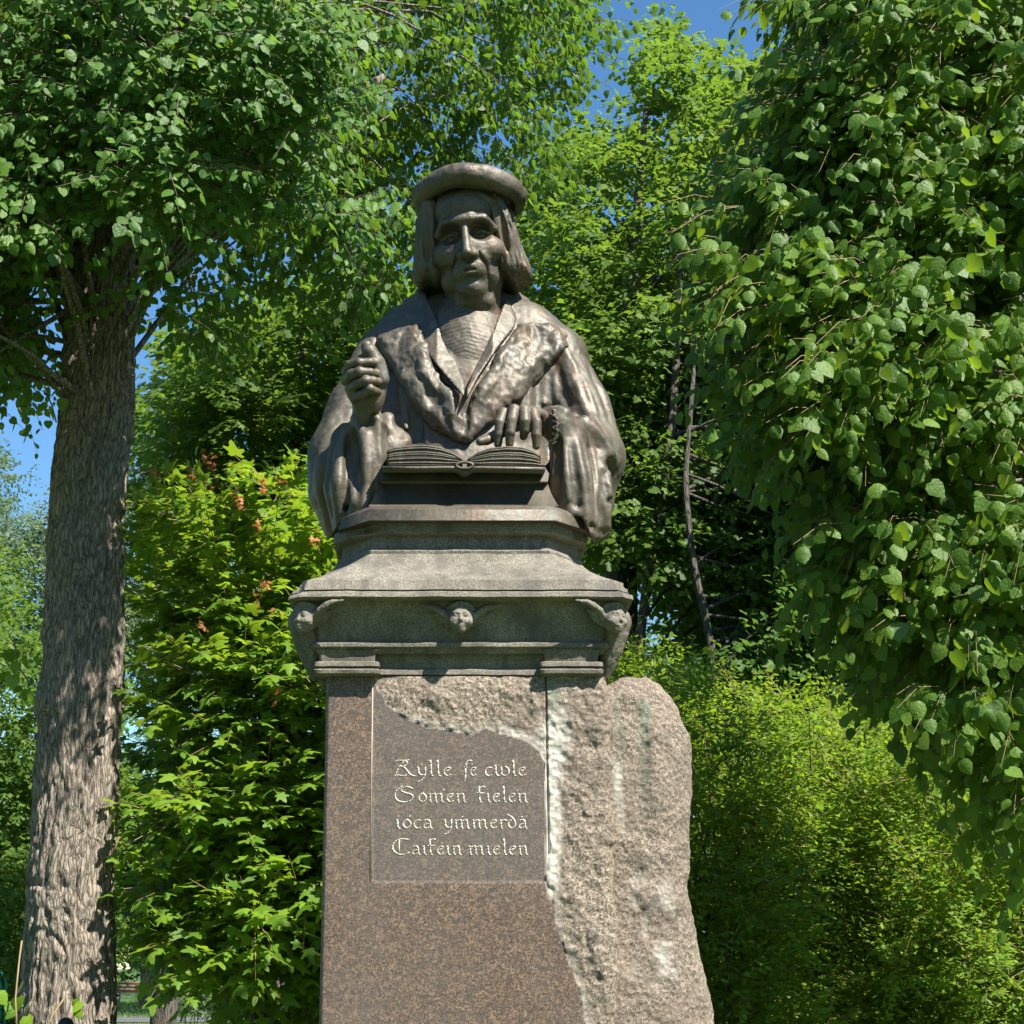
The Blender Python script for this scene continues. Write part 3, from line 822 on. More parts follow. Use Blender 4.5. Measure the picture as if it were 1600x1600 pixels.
def basis(ax, nor):
    a = nrm(ax); s = nrm(np.cross(a, nor)); n = np.cross(s, a)
    return s, a, n
def shape_of(pos):
    h = np.abs(np.sin(pos @ np.array([127.1, 311.7, 74.7])) * 43758.5453) % 1.0; g = np.abs(np.sin(pos @ np.array([269.5, 183.3, 246.1])) * 43758.5453) % 1.0
    return (0.68 + 0.42*h)[:, None], (-0.3 + 2.6*g)[:, None]
def leaf_arrays(pos, ax, nor, size, T):
    s, a, n = basis(ax, nor); TV, TF = T
    wf, cf = shape_of(pos)
    V = pos[:, None] + size[:, None, None] * (TV[None, :, 0:1]*(s*wf)[:, None] + TV[None, :, 1:2]*a[:, None] + TV[None, :, 2:3]*(n*cf)[:, None])
    F = (np.arange(len(pos)) * len(TV))[:, None, None] + TF[None]
    return V.reshape(-1, 3), F.reshape(-1, TF.shape[1])

def clumps(poly, y0, y1, n, r, inset=0.8, r_=rng, out_keep=0.35):
    poly = np.array(poly, dtype=float); lo, hi = poly.min(0), poly.max(0); P = []
    tries = 0
    while sum(len(q) for q in P) < n and tries < 60:
        tries += 1
        x = r_.uniform(lo[0], hi[0], 3000); y = r_.uniform(lo[1], hi[1], 3000); Y = r_.uniform(y0, y1, 3000)
        w = Wv(x, y, Y); ppm = FPX / (Y*CP + (w[:, 2]-EYE)*SP)
        rr = r_.uniform(0.7, 1.25, 3000) * r
        ok = poly_sd(x, y, poly) < -inset * rr * ppm
        inside = (x > -80) & (x < 1680) & (y > -80) & (y < 1680)
        ok &= inside | (r_.random(3000) < out_keep); ok &= w[:, 2] > 0.25
        P.append(np.concatenate([w[ok], rr[ok, None]], 1))
    P = np.concatenate(P)[:n]
    return P[:, :3], P[:, 3]

def shoots(C, Rr, per, L, m, axis_pt, droop=0.5, out=0.8, flat=0.6, r_=rng, hang=False):
    """twigs with leaves set along both sides; returns per-leaf pos, twig dir, side, and twig polylines"""
    n = len(C) * per; c = np.repeat(C, per, 0); rr = np.repeat(Rr, per)
    d0 = unit(n, r_); start = c + d0 * (rr * r_.uniform(0.15, 0.75, n))[:, None] * np.array([1, 1, flat])
    away = c - axis_pt; away[:, 2] *= 0.25; away = nrm(away)
    d = nrm(d0 * 1.0 + away * out + np.array([0, 0, 0.15]))
    Ls = L * r_.uniform(0.6, 1.3, n)
    t = (np.arange(m) + 0.6) / m
    side = np.cross(d, np.array([0, 0, 1.0])); side = nrm(side + 0.3*unit(n, r_))
    P = start[:, None] + d[:, None] * (Ls[:, None]*t[None])[..., None]
    P[..., 2] -= droop * (Ls[:, None] * t[None]**2)
    td = d[:, None] + 0*P; td[..., 2] -= 2*droop*t[None]; td = nrm(td)
    sg = np.where(np.arange(m) % 2 == 0, 1.0, -1.0)
    sd = side[:, None] * sg[None, :, None]
    tw = np.stack([start, start + d*(Ls*0.5)[:, None] - np.array([0,0,1.])*(droop*Ls*0.25)[:, None], start + d*Ls[:, None] - np.array([0,0,1.])*(droop*Ls)[:, None]], 1)
    return P.reshape(-1, 3), td.reshape(-1, 3), sd.reshape(-1, 3), np.repeat(away, m, 0), tw

def prisms(PL, r0, r1, k=3):
    """PL (n,q,3) polylines -> thin tubes"""
    n, q, _ = PL.shape; t = np.gradient(PL, axis=1); t = nrm(t)
    u = nrm(np.cross(t, np.array([0.21, 0.35, 0.91]))); v = np.cross(t, u)
    rr = np.linspace(0, 1, q)[None, :, None, None]
    rad = np.reshape(r0, (-1, 1, 1, 1)) * (1-rr) + np.reshape(r1, (-1, 1, 1, 1)) * rr
    th = np.arange(k) * 2*math.pi/k
    V = PL[:, :, None] + rad * (u[:, :, None]*np.cos(th)[None, None, :, None] + v[:, :, None]*np.sin(th)[None, None, :, None])
    b0 = (np.arange(n)*q*k)[:, None, None] + (np.arange(q-1)*k)[None, :, None]
    a = np.arange(k)[None, None]; a2 = (a+1) % k
    F = np.stack(np.broadcast_arrays(b0+a, b0+a2, b0+k+a2, b0+k+a), -1).reshape(-1, 4)
    return V.reshape(-1, 3), F

def branch_lines(C, trunk, r_=rng, q=7, lift=0.5, frac=(0.35, 0.95)):
    T = np.array([tuple(p) for p in trunk]); zt = T[:, 2]
    out = []
    for c in C:
        u = r_.uniform(*frac)
        za = zt[0] + (zt[-1]-zt[0]) * u; za = min(za, c[2] + 0.2*abs(c[2]-zt[0])) if c[2] > zt[0]+0.5 else za
        a = np.array([np.interp(za, zt, T[:, i]) for i in range(3)])
        s = np.linspace(0, 1, q)[:, None]
        mid = a*0.45 + c*0.55 + np.array([0, 0, lift*np.linalg.norm((c-a)[:2])*0.35]) + r_.normal(0, 0.12, 3)*np.linalg.norm(c-a)*0.3
        P = a*(1-s)**2 + 2*mid*s*(1-s) + c*s**2
        P += r_.normal(0, 0.012, P.shape) * np.linalg.norm(c-a) * np.sin(np.pi*s)
        out.append(P)
    return np.array(out)

def trunk_mesh(root, pts, rad, mat, seg=64, dens=40, ridge=0.012, fr=22, name='trunk', knots=()):
    pts = np.array([tuple(p) for p in pts]); L = np.linalg.norm(np.diff(pts, axis=0), axis=1); cum = np.concatenate([[0], np.cumsum(L)])
    nrow = max(6, int(cum[-1]*dens)); s = np.linspace(0, cum[-1], nrow)
    # smooth path
    P = np.stack([np.interp(s, cum, pts[:, i]) for i in range(3)], -1); R = np.interp(s, cum, rad)
    kk = max(3, nrow//12) | 1; ker = np.ones(kk)/kk
    pad = lambda a: np.concatenate([np.repeat(a[:1], kk//2, 0), a, np.repeat(a[-1:], kk//2, 0)])
    P = np.stack([np.convolve(pad(P[:, i]), ker, 'valid') for i in range(3)], -1); R = np.convolve(pad(R), ker, 'valid')
    th = np.arange(seg)*2*math.pi/seg
    dirs = np.stack([np.cos(th), np.sin(th), 0*th], -1)
    V = P[:, None] + dirs[None]*R[:, None, None]
    Q = V*np.array([fr, fr, fr*0.16]) + 0.9*fbm(V, (5, 5, 2.2), 2, 51)[..., None]
    rid = np.abs(noise(Q, 1.0, 52)); rid2 = np.abs(noise(Q, 2.1, 53))
    d = ridge*(1.2*np.minimum(rid*2.2, 1) + 0.5*np.minimum(rid2*2, 1) - 0.8) + fbm(V, (1.6, 1.6, 0.8), 3, 54)*R.mean()*0.14 + fbm(V, (fr*2, fr*2, fr), 2, 55)*ridge*0.3
    for (kp, kr, ka) in knots:
        d = d + ka*np.exp(-np.sum((V-np.array(kp))**2, -1)/kr**2)
    V = V + dirs[None]*d[..., None]
    j = np.arange(seg); j2 = (j+1) % seg
    F = np.concatenate([np.stack([i*seg+j, i*seg+j2, (i+1)*seg+j2, (i+1)*seg+j], 1) for i in range(nrow-1)])
    return mesh_np(name, V.reshape(-1, 3), [F, np.array([list(range((nrow-1)*seg, nrow*seg))])], mat, root, smooth=True)

def leaf_parts(root, mats, pos, ax, nor, size, var, T, name='leaf'):
    base = np.array(root.location); s, a, n = basis(ax, nor); wf, cf = shape_of(pos); s = s*wf; n = n*cf; protos = []
    for q in range(8):
        ob = mesh_np(name, T[0], T[1], mats, None, attrs=dict(var=np.full(len(T[0]), (q+0.5)/8)))
        protos.append(ob.data); bpy.data.objects.remove(ob)
    for i in range(len(pos)):
        o = bpy.data.objects.new(name, protos[min(int(var[i]*8), 7)]); o.parent = root
        M = Matrix(((s[i][0], a[i][0], n[i][0], 0), (s[i][1], a[i][1], n[i][1], 0), (s[i][2], a[i][2], n[i][2], 0), (0, 0, 0, 1)))
        o.matrix_basis = Matrix.Translation(Vector(pos[i] - base)) @ M @ Matrix.Scale(float(size[i]), 4)
        COL.objects.link(o)

def place_leaves(root, mats, pos, ax, nor, size, var, T, near=0, name='leaf'):
    """the nearest leaves in view become parts of their own, the rest one mass"""
    idx = np.zeros(len(pos), dtype=bool)
    if near:
        px, py, d = to_px(pos); inn = (px > 0) & (px < 1600) & (py > 0) & (py < 1600)
        score = np.where(inn, d / size, 1e9); sel = np.argsort(score)[:near]; idx[sel] = True
        leaf_parts(root, mats, pos[sel], ax[sel], nor[sel], size[sel], var[sel], T, name)
    r2 = ~idx
    V, F = leaf_arrays(pos[r2], ax[r2], nor[r2], size[r2], T)
    o = mesh_np('crown', V, F, mats, root, attrs=dict(var=np.repeat(var[r2], len(T[0]))))
    o['kind'] = 'stuff'
    return o

M_BARK = mat_bark('linden_bark', (0.045, 0.034, 0.026), (0.175, 0.140, 0.108), (0.36, 0.30, 0.235))
M_BARK2 = mat_bark('forest_bark', (0.015, 0.012, 0.010), (0.06, 0.05, 0.04), (0.13, 0.11, 0.09), 0.5)
M_TWIG = mat_plain('twig_bark', (0.10, 0.07, 0.045), 0.8)
M_TWIG2 = mat_plain('young_twig', (0.22, 0.15, 0.07), 0.6)
M_LIND = mat_leaf('linden_leaf', (0.040, 0.100, 0.010), (0.125, 0.210, 0.026), (0.34, 0.54, 0.03), 0.50, 0.34, 0.25)
M_LINL = mat_leaf('linden_leaf_left', (0.032, 0.088, 0.012), (0.095, 0.180, 0.026), (0.26, 0.46, 0.03), 0.48, 0.34, 0.28)
M_MAPL = mat_leaf('maple_leaf', (0.055, 0.130, 0.012), (0.160, 0.260, 0.022), (0.42, 0.62, 0.03), 0.5, 0.38, 0.25)
M_RED = mat_leaf('young_maple_leaf', (0.26, 0.07, 0.025), (0.42, 0.17, 0.045), (0.55, 0.18, 0.05), 0.45, 0.34, 0.4)
M_WOOD = mat_leaf('park_maple_leaf', (0.026, 0.070, 0.010), (0.115, 0.175, 0.026), (0.26, 0.42, 0.035), 0.5, 0.38, 0.22)
M_DARK = mat_leaf('understorey_leaf', (0.028, 0.075, 0.012), (0.085, 0.145, 0.020), (0.20, 0.36, 0.03), 0.5, 0.30, 0.2)
M_PALE = mat_leaf('silvery_leaf', (0.05, 0.09, 0.035), (0.12, 0.17, 0.075), (0.20, 0.30, 0.10), 0.5, 0.30, 0.4)
M_BUSH = mat_leaf('shrub_leaf', (0.050, 0.120, 0.012), (0.175, 0.275, 0.026), (0.46, 0.66, 0.03), 0.5, 0.38, 0.25)

def full_tree(name, label, cat, poly, y0, y1, ncl, rcl, per, L, m, leaf, T, mat, trunk, trad, near=0, droop=0.35, hang=0.5, upn=0.6, out=0.8,
              bark=None, group=None, seed=1, tseg=20, tdens=6, ridge=0.01, limb_r=0.03, twig_mat=None, inset=0.8, varpow=1.0, flat=0.6, extraC=None, petiole=0.5, lift=0.5, limbs=None, keep=None, knots=(), out_keep=0.35, twig_r=0.004):
    r_ = np.random.default_rng(seed)
    root = empty(name, tuple(trunk[0])); tag(root, label, cat, group)
    C, Rr = clumps(poly, y0, y1, ncl, rcl, inset, r_, out_keep)
    if keep is not None:
        k_ = keep(C); C, Rr = C[k_], Rr[k_]
    if extraC is not None:
        C = np.concatenate([C, extraC[0]]); Rr = np.concatenate([Rr, extraC[1]])
    axp = np.array([np.array([tuple(p) for p in trunk]).mean(0)])
    P, td, sd, aw, tw = shoots(C, Rr, per, L, m, axp, droop, out, flat, r_)
    n = len(P); rnd = unit(n, r_)
    ax = nrm(td*(1-hang)*0.8 + sd*0.55 + np.array([0, 0, -1.0])*hang + rnd*0.28)
    nor = aw*(1-upn) + np.array([0, 0, 1.0])*upn + unit(n, r_)*0.42
    size = leaf * r_.uniform(0.62, 1.18, n)
    pos = P + sd*(leaf*petiole*0.5) - np.array([0, 0, 1.0])*(leaf*petiole*hang)
    var = np.clip(r_.random(n)**varpow*0.75 + 0.25*(0.5+0.5*noise(pos, 1.3, 60)), 0, 1)
    place_leaves(root, mat, pos, ax, nor, size, var, T, near)
    trunk_mesh(root, trunk, trad, bark or M_BARK2, tseg, tdens, ridge, 22 if tseg > 40 else 10, knots=knots)
    CB = C[::(2 if near else 14)]
    BL = branch_lines(CB, trunk, r_, lift=lift, frac=limbs or (0.35, 0.95))
    V, F = prisms(BL, np.full(len(CB), limb_r*0.8), np.full(len(CB), limb_r*0.15), 5)
    mesh_np('limbs', V, F, bark or M_BARK2, root, smooth=True)['kind'] = 'stuff'
    if twig_mat is not None:
        V, F = prisms(tw, np.full(len(tw), twig_r), np.full(len(tw), twig_r*0.4), 3)
        mesh_np('twigs', V, F, twig_mat, root)['kind'] = 'stuff'
    return root

# ---- the big linden at the left: trunk in view, crown over the monument
lp = [(100,1995,0.40), (96,1750,0.335), (104,1600,0.282), (110,1400,0.262), (117,1250,0.250), (124,1130,0.248), (133,1000,0.252), (138,850,0.255), (141,740,0.245), (150,640,0.245), (152,520,0.245), (158,440,0.235), (165,330,0.21), (172,200,0.17), (185,0,0.14), (190,-300,0.10), (195,-600,0.05)]
LT = [W(x, y, 10.5) for x, y, _ in lp]; LT[0].z = -0.05
left_poly = [(-700,-450),(600,-450),(900,-150),(975,-60),(985,40),(988,95),(955,130),(940,195),(905,245),(880,335),(800,300),(680,430),(650,480),(575,525),(540,540),(470,560),(420,500),(330,590),(250,670),(215,600),(212,420),(100,400),(80,520),(75,640),(20,665),(-100,660),(-700,700)]
ex = Wv(np.array([150, 190, 60, 130, 175., 250, 30, 20]), np.array([260, 300, 330, 180, 60., 450, 480, 560]), np.array([9.6, 9.7, 9.8, 9.5, 9.5, 9.8, 10.2, 10.3]))
left = full_tree('linden_tree', 'large linden with thick grey furrowed trunk standing left of the statue', 'tree', left_poly, 8.4, 13.6, 700, 0.38, 17, 0.38, 8, 0.071, TL, M_LINL,
    LT, [x[2] for x in lp], near=300, droop=0.35, hang=0.62, upn=0.45, out=0.6, bark=M_BARK, seed=11, tseg=240, tdens=80, ridge=0.020, limb_r=0.035, twig_mat=M_TWIG,
    extraC=(ex, np.full(len(ex), 0.4)), petiole=0.6, inset=0.75, limbs=(0.42, 0.95), out_keep=0.30,
    knots=((tuple(W(60, 1095, 10.35)), 0.09, 0.055), (tuple(W(56, 1118, 10.35)), 0.05, 0.05), (tuple(W(150, 1165, 10.2)), 0.12, -0.02), (tuple(W(100, 840, 10.3)), 0.12, 0.03), (tuple(W(175, 1340, 10.3)), 0.05, 0.04), (tuple(W(105, 735, 10.3)), 0.10, 0.035)),
    keep=lambda C: ((to_px(C)[0] < 540) & (C[:, 1] < 12.6) | (C[:, 1] > 11.3)) & ~((to_px(C)[0] > 225) & (to_px(C)[1] > 340) & (C[:, 1] < 11.4)))
lm = MB()
for a, b_, c, r0 in (((118,470,10.45), (100,420,10.3), (60,330,10.1), 0.085), ((175,430,10.4), (215,330,10.2), (260,180,10.0), 0.10), ((160,400,10.5), (240,330,9.8), (420,250,9.2), 0.09), ((165,350,10.5), (320,260,10.6), (600,120,10.8), 0.09)):
    p0, p1, p2 = W(*a), W(*b_), W(*c)
    ps = [p0*(1-t)**2 + p1*2*t*(1-t) + p2*t*t for t in np.linspace(0, 1, 12)]
    lm2 = MB(); lm2.tube(ps, [r0*(1-0.7*t) for t in np.linspace(0, 1, 12)], 12); lm2.build('limb', M_BARK, left, smooth=True)

# ---- the linden at the right: only its hanging boughs reach into view
right_poly = [(1700,-280),(1500,-260),(1330,-250),(1215,-60),(1205,80),(1140,170),(1110,270),(1088,360),(1085,450),(1140,530),(1135,620),(1165,730),(1250,770),(1285,860),(1255,960),(1320,1010),(1320,1120),(1400,1140),(1470,1180),(1540,1220),(1560,1370),(1640,1380),(1740,1250),(1760,-280)]
RT = [Vector((4.5, 9.2, -0.05)), Vector((4.5, 9.2, 1.5)), Vector((4.45, 9.15, 3.5)), Vector((4.4, 9.1, 6.5)), Vector((4.4, 9.1, 9.0))]
full_tree('linden_tree', 'linden reaching in from the right edge with big drooping heart shaped leaves', 'tree', right_poly, 6.9, 9.6, 430, 0.32, 17, 0.34, 8, 0.079, TL, M_LIND,
    RT, [0.3, 0.26, 0.24, 0.18, 0.06], near=300, droop=0.45, hang=0.66, upn=0.42, out=0.9, bark=M_BARK, seed=5, tseg=60, tdens=20, limb_r=0.028, twig_mat=M_TWIG2, twig_r=0.0026, petiole=0.7, inset=0.7, out_keep=0.25, flat=0.35, limbs=(0.2, 0.95))

# ---- young maple between trunk and pedestal
mp = [(205,1180),(205,790),(225,750),(260,740),(300,700),(345,690),(400,735),(440,720),(480,735),(560,790),(760,850),(760,1640),(480,1640),(330,1560),(290,1530),(205,1500)]
MT = [Vector((-1.3, 11.4, -0.05)), Vector((-1.3, 11.4, 1.5)), Vector((-1.3, 11.4, 3.2)), Vector((-1.3, 11.4, 4.7))]
full_tree('maple_tree', 'young bright green maple with red shoot tips between trunk and pedestal', 'tree', mp, 10.2, 12.4, 250, 0.32, 13, 0.34, 6, 0.118, TM, M_MAPL,
    MT, [0.07, 0.06, 0.045, 0.02], near=300, droop=0.12, hang=0.22, upn=0.78, out=0.8, seed=21, limb_r=0.018, twig_mat=M_TWIG2, petiole=0.5, inset=0.7, flat=0.5, varpow=0.8)
# ---- park trees beyond
GB = 'park trees growing beyond the monument'
full_tree('maple_tree', 'broad sunlit maple rising behind the young maple, left of the bust', 'tree',
    [(200,640),(250,560),(330,480),(450,440),(560,420),(700,420),(760,500),(760,1000),(600,1000),(420,900),(300,840),(230,780)], 16.0, 20.0, 200, 0.62, 24, 0.5, 8, 0.125, T3, M_WOOD,
    [Vector((-1.9, 18, -0.05)), Vector((-1.9, 18, 4)), Vector((-1.8, 18, 9.5))], [0.17, 0.14, 0.04], seed=31, droop=0.2, hang=0.3, upn=0.7, limb_r=0.03, inset=0.6, group=GB)
D = [(790,260),(870,190),(905,180),(935,200),(965,190),(985,110),(975,60),(1000,15),(1050,0),(1085,10),(1130,55),(1190,85),(1260,70),(1400,-60),(1500,0),(1500,700),(1350,960),(1180,1020),(900,860),(830,760),(790,600)]
full_tree('maple_tree', 'tall yellowish maple filling the gap right of the bronze beret', 'tree', D, 19.5, 25.0, 430, 0.72, 26, 0.55, 8, 0.13, T3, M_WOOD,
    [W(975, 1700, 21), W(972, 930, 21), W(968, 850, 21), W(975, 700, 21.2), W(990, 400, 21.8), W(1010, 150, 22)], [0.26, 0.21, 0.19, 0.15, 0.10, 0.03], seed=41, droop=0.2, hang=0.32, upn=0.68, limb_r=0.035, inset=0.55, group=GB)
full_tree('maple_tree', 'slender leaning maple trunk right of the pedestal cap, thin dark crown', 'tree',
    [(850,560),(1000,500),(1200,480),(1400,560),(1500,700),(1450,1000),(1250,1120),(1080,1060),(1030,960),(960,840),(850,700)], 20.0, 25.0, 260, 0.65, 24, 0.5, 8, 0.12, T3, M_DARK,
    [W(975, 1700, 20), W(1000, 985, 20), W(1015, 880, 20), W(1038, 760, 20), W(1052, 640, 20), W(1060, 480, 20.4), W(1075, 300, 21)], [0.075, 0.065, 0.06, 0.058, 0.05, 0.04, 0.015], seed=51, droop=0.2, hang=0.3, upn=0.65, inset=0.5, group=GB)
full_tree('maple_tree', 'dark stemmed maple in the shade behind the right hand shrubs', 'tree',
    [(1120,600),(1500,560),(1800,640),(1800,1200),(1300,1250),(1150,1180),(1060,1040),(1080,800)], 18.0, 24.0, 400, 0.62, 24, 0.5, 8, 0.12, T3, M_DARK,
    [W(1140, 1700, 19), W(1112, 1000, 19), W(1085, 900, 19), W(1070, 760, 19), W(1090, 500, 19.5)], [0.065, 0.05, 0.042, 0.034, 0.015], seed=61, droop=0.2, hang=0.3, upn=0.65, inset=0.4, group=GB)
full_tree('ash_tree', 'pale silvery tree far off between the trunk and the maples', 'tree',
    [(120,760),(190,600),(235,570),(290,600),(360,680),(420,900),(400,1100),(120,1100)], 33, 39, 120, 1.0, 30, 0.8, 9, 0.14, TS, M_PALE,
    [Vector((-6.2, 36, -0.05)), Vector((-6.2, 36, 6)), Vector((-6.1, 36, 12))], [0.3, 0.22, 0.05], seed=71, droop=0.3, hang=0.4, upn=0.6, inset=0.6, group=GB)
full_tree('ash_tree', 'pale silvery tree far off at the left edge of the park', 'tree',
    [(-260,700),(-60,660),(0,705),(30,740),(50,780),(75,740),(130,730),(180,800),(180,1050),(-260,1100)], 36, 42, 120, 1.0, 32, 0.8, 9, 0.14, TS, M_PALE,
    [Vector((-12.4, 39, -0.05)), Vector((-12.4, 39, 6)), Vector((-12.3, 39, 11))], [0.3, 0.22, 0.05], seed=72, droop=0.3, hang=0.4, upn=0.6, inset=0.5, group=GB)
full_tree('maple_tree', 'yellow green tree low at the left edge behind the linden trunk', 'tree',
    [(-300,900),(-80,850),(30,850),(60,920),(100,960),(200,1000),(200,1560),(-300,1560)], 24, 30, 220, 0.8, 24, 0.6, 8, 0.11, T3, M_WOOD,
    [Vector((-7.9, 27, -0.05)), Vector((-7.9, 27, 3)), Vector((-7.8, 27, 6.5))], [0.2, 0.16, 0.04], seed=73, droop=0.2, hang=0.35, upn=0.6, inset=0.5, group=GB)
full_tree('maple_tree', 'dark tree with a straight trunk beside the distant bench', 'tree',
    [(60,1040),(250,1000),(560,1000),(640,1200),(620,1470),(400,1520),(300,1480),(60,1470)], 52, 64, 110, 1.5, 26, 1.0, 9, 0.17, T3, M_DARK,
    [Vector((W(233,1500,64).x, 64, -0.05)), Vector((W(233,1500,64).x, 64, 3)), Vector((W(236,1500,64).x, 64, 9))], [0.32, 0.28, 0.10], seed=74, droop=0.2, hang=0.35, upn=0.6, inset=0.4, group=GB)
full_tree('oak_tree', 'dark wall of trees closing the park behind everything', 'trees',
    [(-400,1180),(0,1150),(500,1120),(900,860),(1300,700),(1800,700),(1900,1600),(-400,1600)], 76, 96, 330, 2.4, 40, 1.5, 9, 0.26, TS, M_DARK,
    [Vector((9, 84, -0.05)), Vector((9, 84, 6)), Vector((9, 84, 14))], [0.5, 0.4, 0.1], seed=75, droop=0.2, hang=0.35, upn=0.5, inset=0.3)

# ---- shrubs at the lower right
def shrub(name, label, poly, y0, y1, ncl, seed, base, mat=M_BUSH, leaf=0.060, rcl=0.28, per=34, L=0.26, T=TS, group='leafy shrubs growing behind the monument'):
    r_ = np.random.default_rng(seed)
    root = empty(name, base); tag(root, label, 'shrub', group)
    C, Rr = clumps(poly, y0, y1, ncl, rcl, 0.55, r_, 0.3)
    axp = np.array([[base[0], base[1], 0.8]])
    P, td, sd, aw, tw = shoots(C, Rr, per, L, 8, axp, 0.05, 0.4, 0.9, r_)
    n = len(P)
    ax = nrm(td*0.5 + sd*0.8 + unit(n, r_)*0.35 - np.array([0, 0, 0.15]))
    nor = aw*0.25 + np.array([0, 0, 0.75]) + unit(n, r_)*0.45
    size = leaf*r_.uniform(0.6, 1.2, n)
    var = np.clip(r_.random(n)*0.8 + 0.2*(0.5+0.5*noise(P, 2.0, 60)), 0, 1)
    V, F = leaf_arrays(P, ax, nor, size, T)
    mesh_np('foliage', V, F, mat, root, attrs=dict(var=np.repeat(var, len(T[0]))))['kind'] = 'stuff'
    B = []
    for c in C[::5]:
        a = np.array([base[0] + r_.normal(0, 0.25), base[1] + r_.normal(0, 0.2), -0.05]); s = np.linspace(0, 1, 6)[:, None]
        mid = a*0.6 + c*0.4 + np.array([0, 0, 0.5*c[2]]) + r_.normal(0, 0.1, 3)
        B.append(a*(1-s)**2 + 2*mid*s*(1-s) + c*s**2)
    V, F = prisms(np.array(B), np.full(len(B), 0.014), np.full(len(B), 0.004), 4)
    mesh_np('stems', V, F, M_TWIG, root)['kind'] = 'stuff'
    V, F = prisms(tw[::2], np.full(len(tw[::2]), 0.003), np.full(len(tw[::2]), 0.0015), 3)
    mesh_np('twigs', V, F, M_TWIG2, root)['kind'] = 'stuff'
    return root
shrub('shrub', 'bright green shrub directly behind the boulder wing of the pedestal', [(900,1040),(950,1000),(985,975),(1030,990),(1070,1040),(1130,1050),(1190,1080),(1240,1120),(1300,1250),(1330,1500),(1340,1900),(900,1900)], 10.6, 13.2, 190, 81, (2.0, 12.0, 0.0))
shrub('shrub', 'tall pointed shrub in the middle of the right hand thicket', [(1130,1080),(1200,1070),(1240,1040),(1272,1015),(1295,1050),(1310,1090),(1360,1120),(1430,1150),(1480,1300),(1520,1600),(1530,1900),(1130,1900)], 11.6, 14.0, 190, 82, (3.1, 12.8, 0.0))
shrub('shrub', 'sunlit shrub under the drooping linden boughs at the right edge', [(1370,1150),(1440,1120),(1520,1105),(1620,1110),(1800,1140),(2000,1200),(2000,1900),(1360,1900)], 10.8, 13.4, 200, 83, (4.4, 12.2, 0.0))
shrub('shrub', 'small pale shrub with whitish bloom beside the far lawn', [(268,1500),(285,1430),(310,1410),(330,1440),(345,1500),(345,1590),(268,1590)], 38, 40, 26, 84, (W(305,1590,39).x, 39, 0.0), M_PALE, 0.09, 0.35, 20, 0.3)
shrub('shrub', 'low green shrub in front of the distant bench lawn beside the pedestal', [(330,1480),(400,1440),(520,1430),(560,1560),(560,1640),(330,1640)], 22, 25, 60, 85, (W(430,1640,23).x, 23, 0.0), M_DARK, 0.08, 0.35, 22, 0.3)

shrub('shrub', 'dark understorey thicket closing the view behind the right hand shrubs', [(880,1150),(1000,1080),(1200,1130),(1400,1120),(1700,1150),(1750,1800),(880,1800)], 15.5, 18.5, 330, 86, (4.0, 17.0, 0.0), M_DARK, 0.11, 0.42, 30, 0.36, T3)
shrub('shrub', 'dark understorey thicket low behind the left linden trunk', [(-200,1200),(60,1180),(160,1220),(330,1250),(340,1490),(185,1500),(150,1560),(-200,1700)], 30, 34, 230, 87, (-9.6, 32.0, 0.0), M_DARK, 0.16, 0.7, 30, 0.6, T3)
# ---- unseen leaf mass added behind the viewpoint to block low sky light
r_ = np.random.default_rng(15)
nW = 52000
th_ = r_.uniform(R_(-205), R_(25), nW); rad_ = 21 + 5*r_.random(nW) + 1.6*np.sin(th_*9)
Pw = np.stack([rad_*np.cos(th_)*1.1 + 0.5, 6 + rad_*np.sin(th_), 0.3 + (11.5 + 2.5*np.sin(th_*7) + 1.5*np.sin(th_*17))*r_.random(nW)**0.8], -1)
V, F = leaf_arrays(Pw, nrm(unit(nW, r_) + np.array([0, 0, -0.3])), unit(nW, r_)*0.6 + np.array([0, 0, 0.7]), 0.42*r_.uniform(0.6, 1.3, nW), TS)
o = mesh_np('added_sky_blocker', V, F, M_DARK, None, attrs=dict(var=np.repeat(r_.random(nW), 4))); tag(o, kind='stuff')

# ---- red young leaves on the maple's tips
def tips(root_name, label):
    r_ = np.random.default_rng(3)
    pts = [(237,740),(320,718),(333,728),(300,745),(333,758),(365,775),(375,785),(410,750),(413,765),(440,752),(400,820),(415,918),(405,935),(425,955),(315,975),(490,840),(245,745),(430,1085)]
    P = np.concatenate([Wv(np.array([x + r_.normal(0, 4) for _ in range(9)]), np.array([y + r_.normal(0, 6) for _ in range(9)]), r_.uniform(9.9, 10.2, 9)) for x, y in pts])
    n = len(P)
    V, F = leaf_arrays(P, nrm(unit(n, r_) + np.array([0, 0, 0.4])), np.array([0, -0.3, 0.8]) + unit(n, r_)*0.5, 0.038*r_.uniform(0.6, 1.2, n), TM)
    mt = [o for o in bpy.data.objects if o.get('label', '').startswith('young bright green maple')][0]
    mesh_np('red_shoots', V, F, M_RED, mt, attrs=dict(var=np.repeat(r_.random(n), len(TM[0]))))['kind'] = 'stuff'
tips('', '')

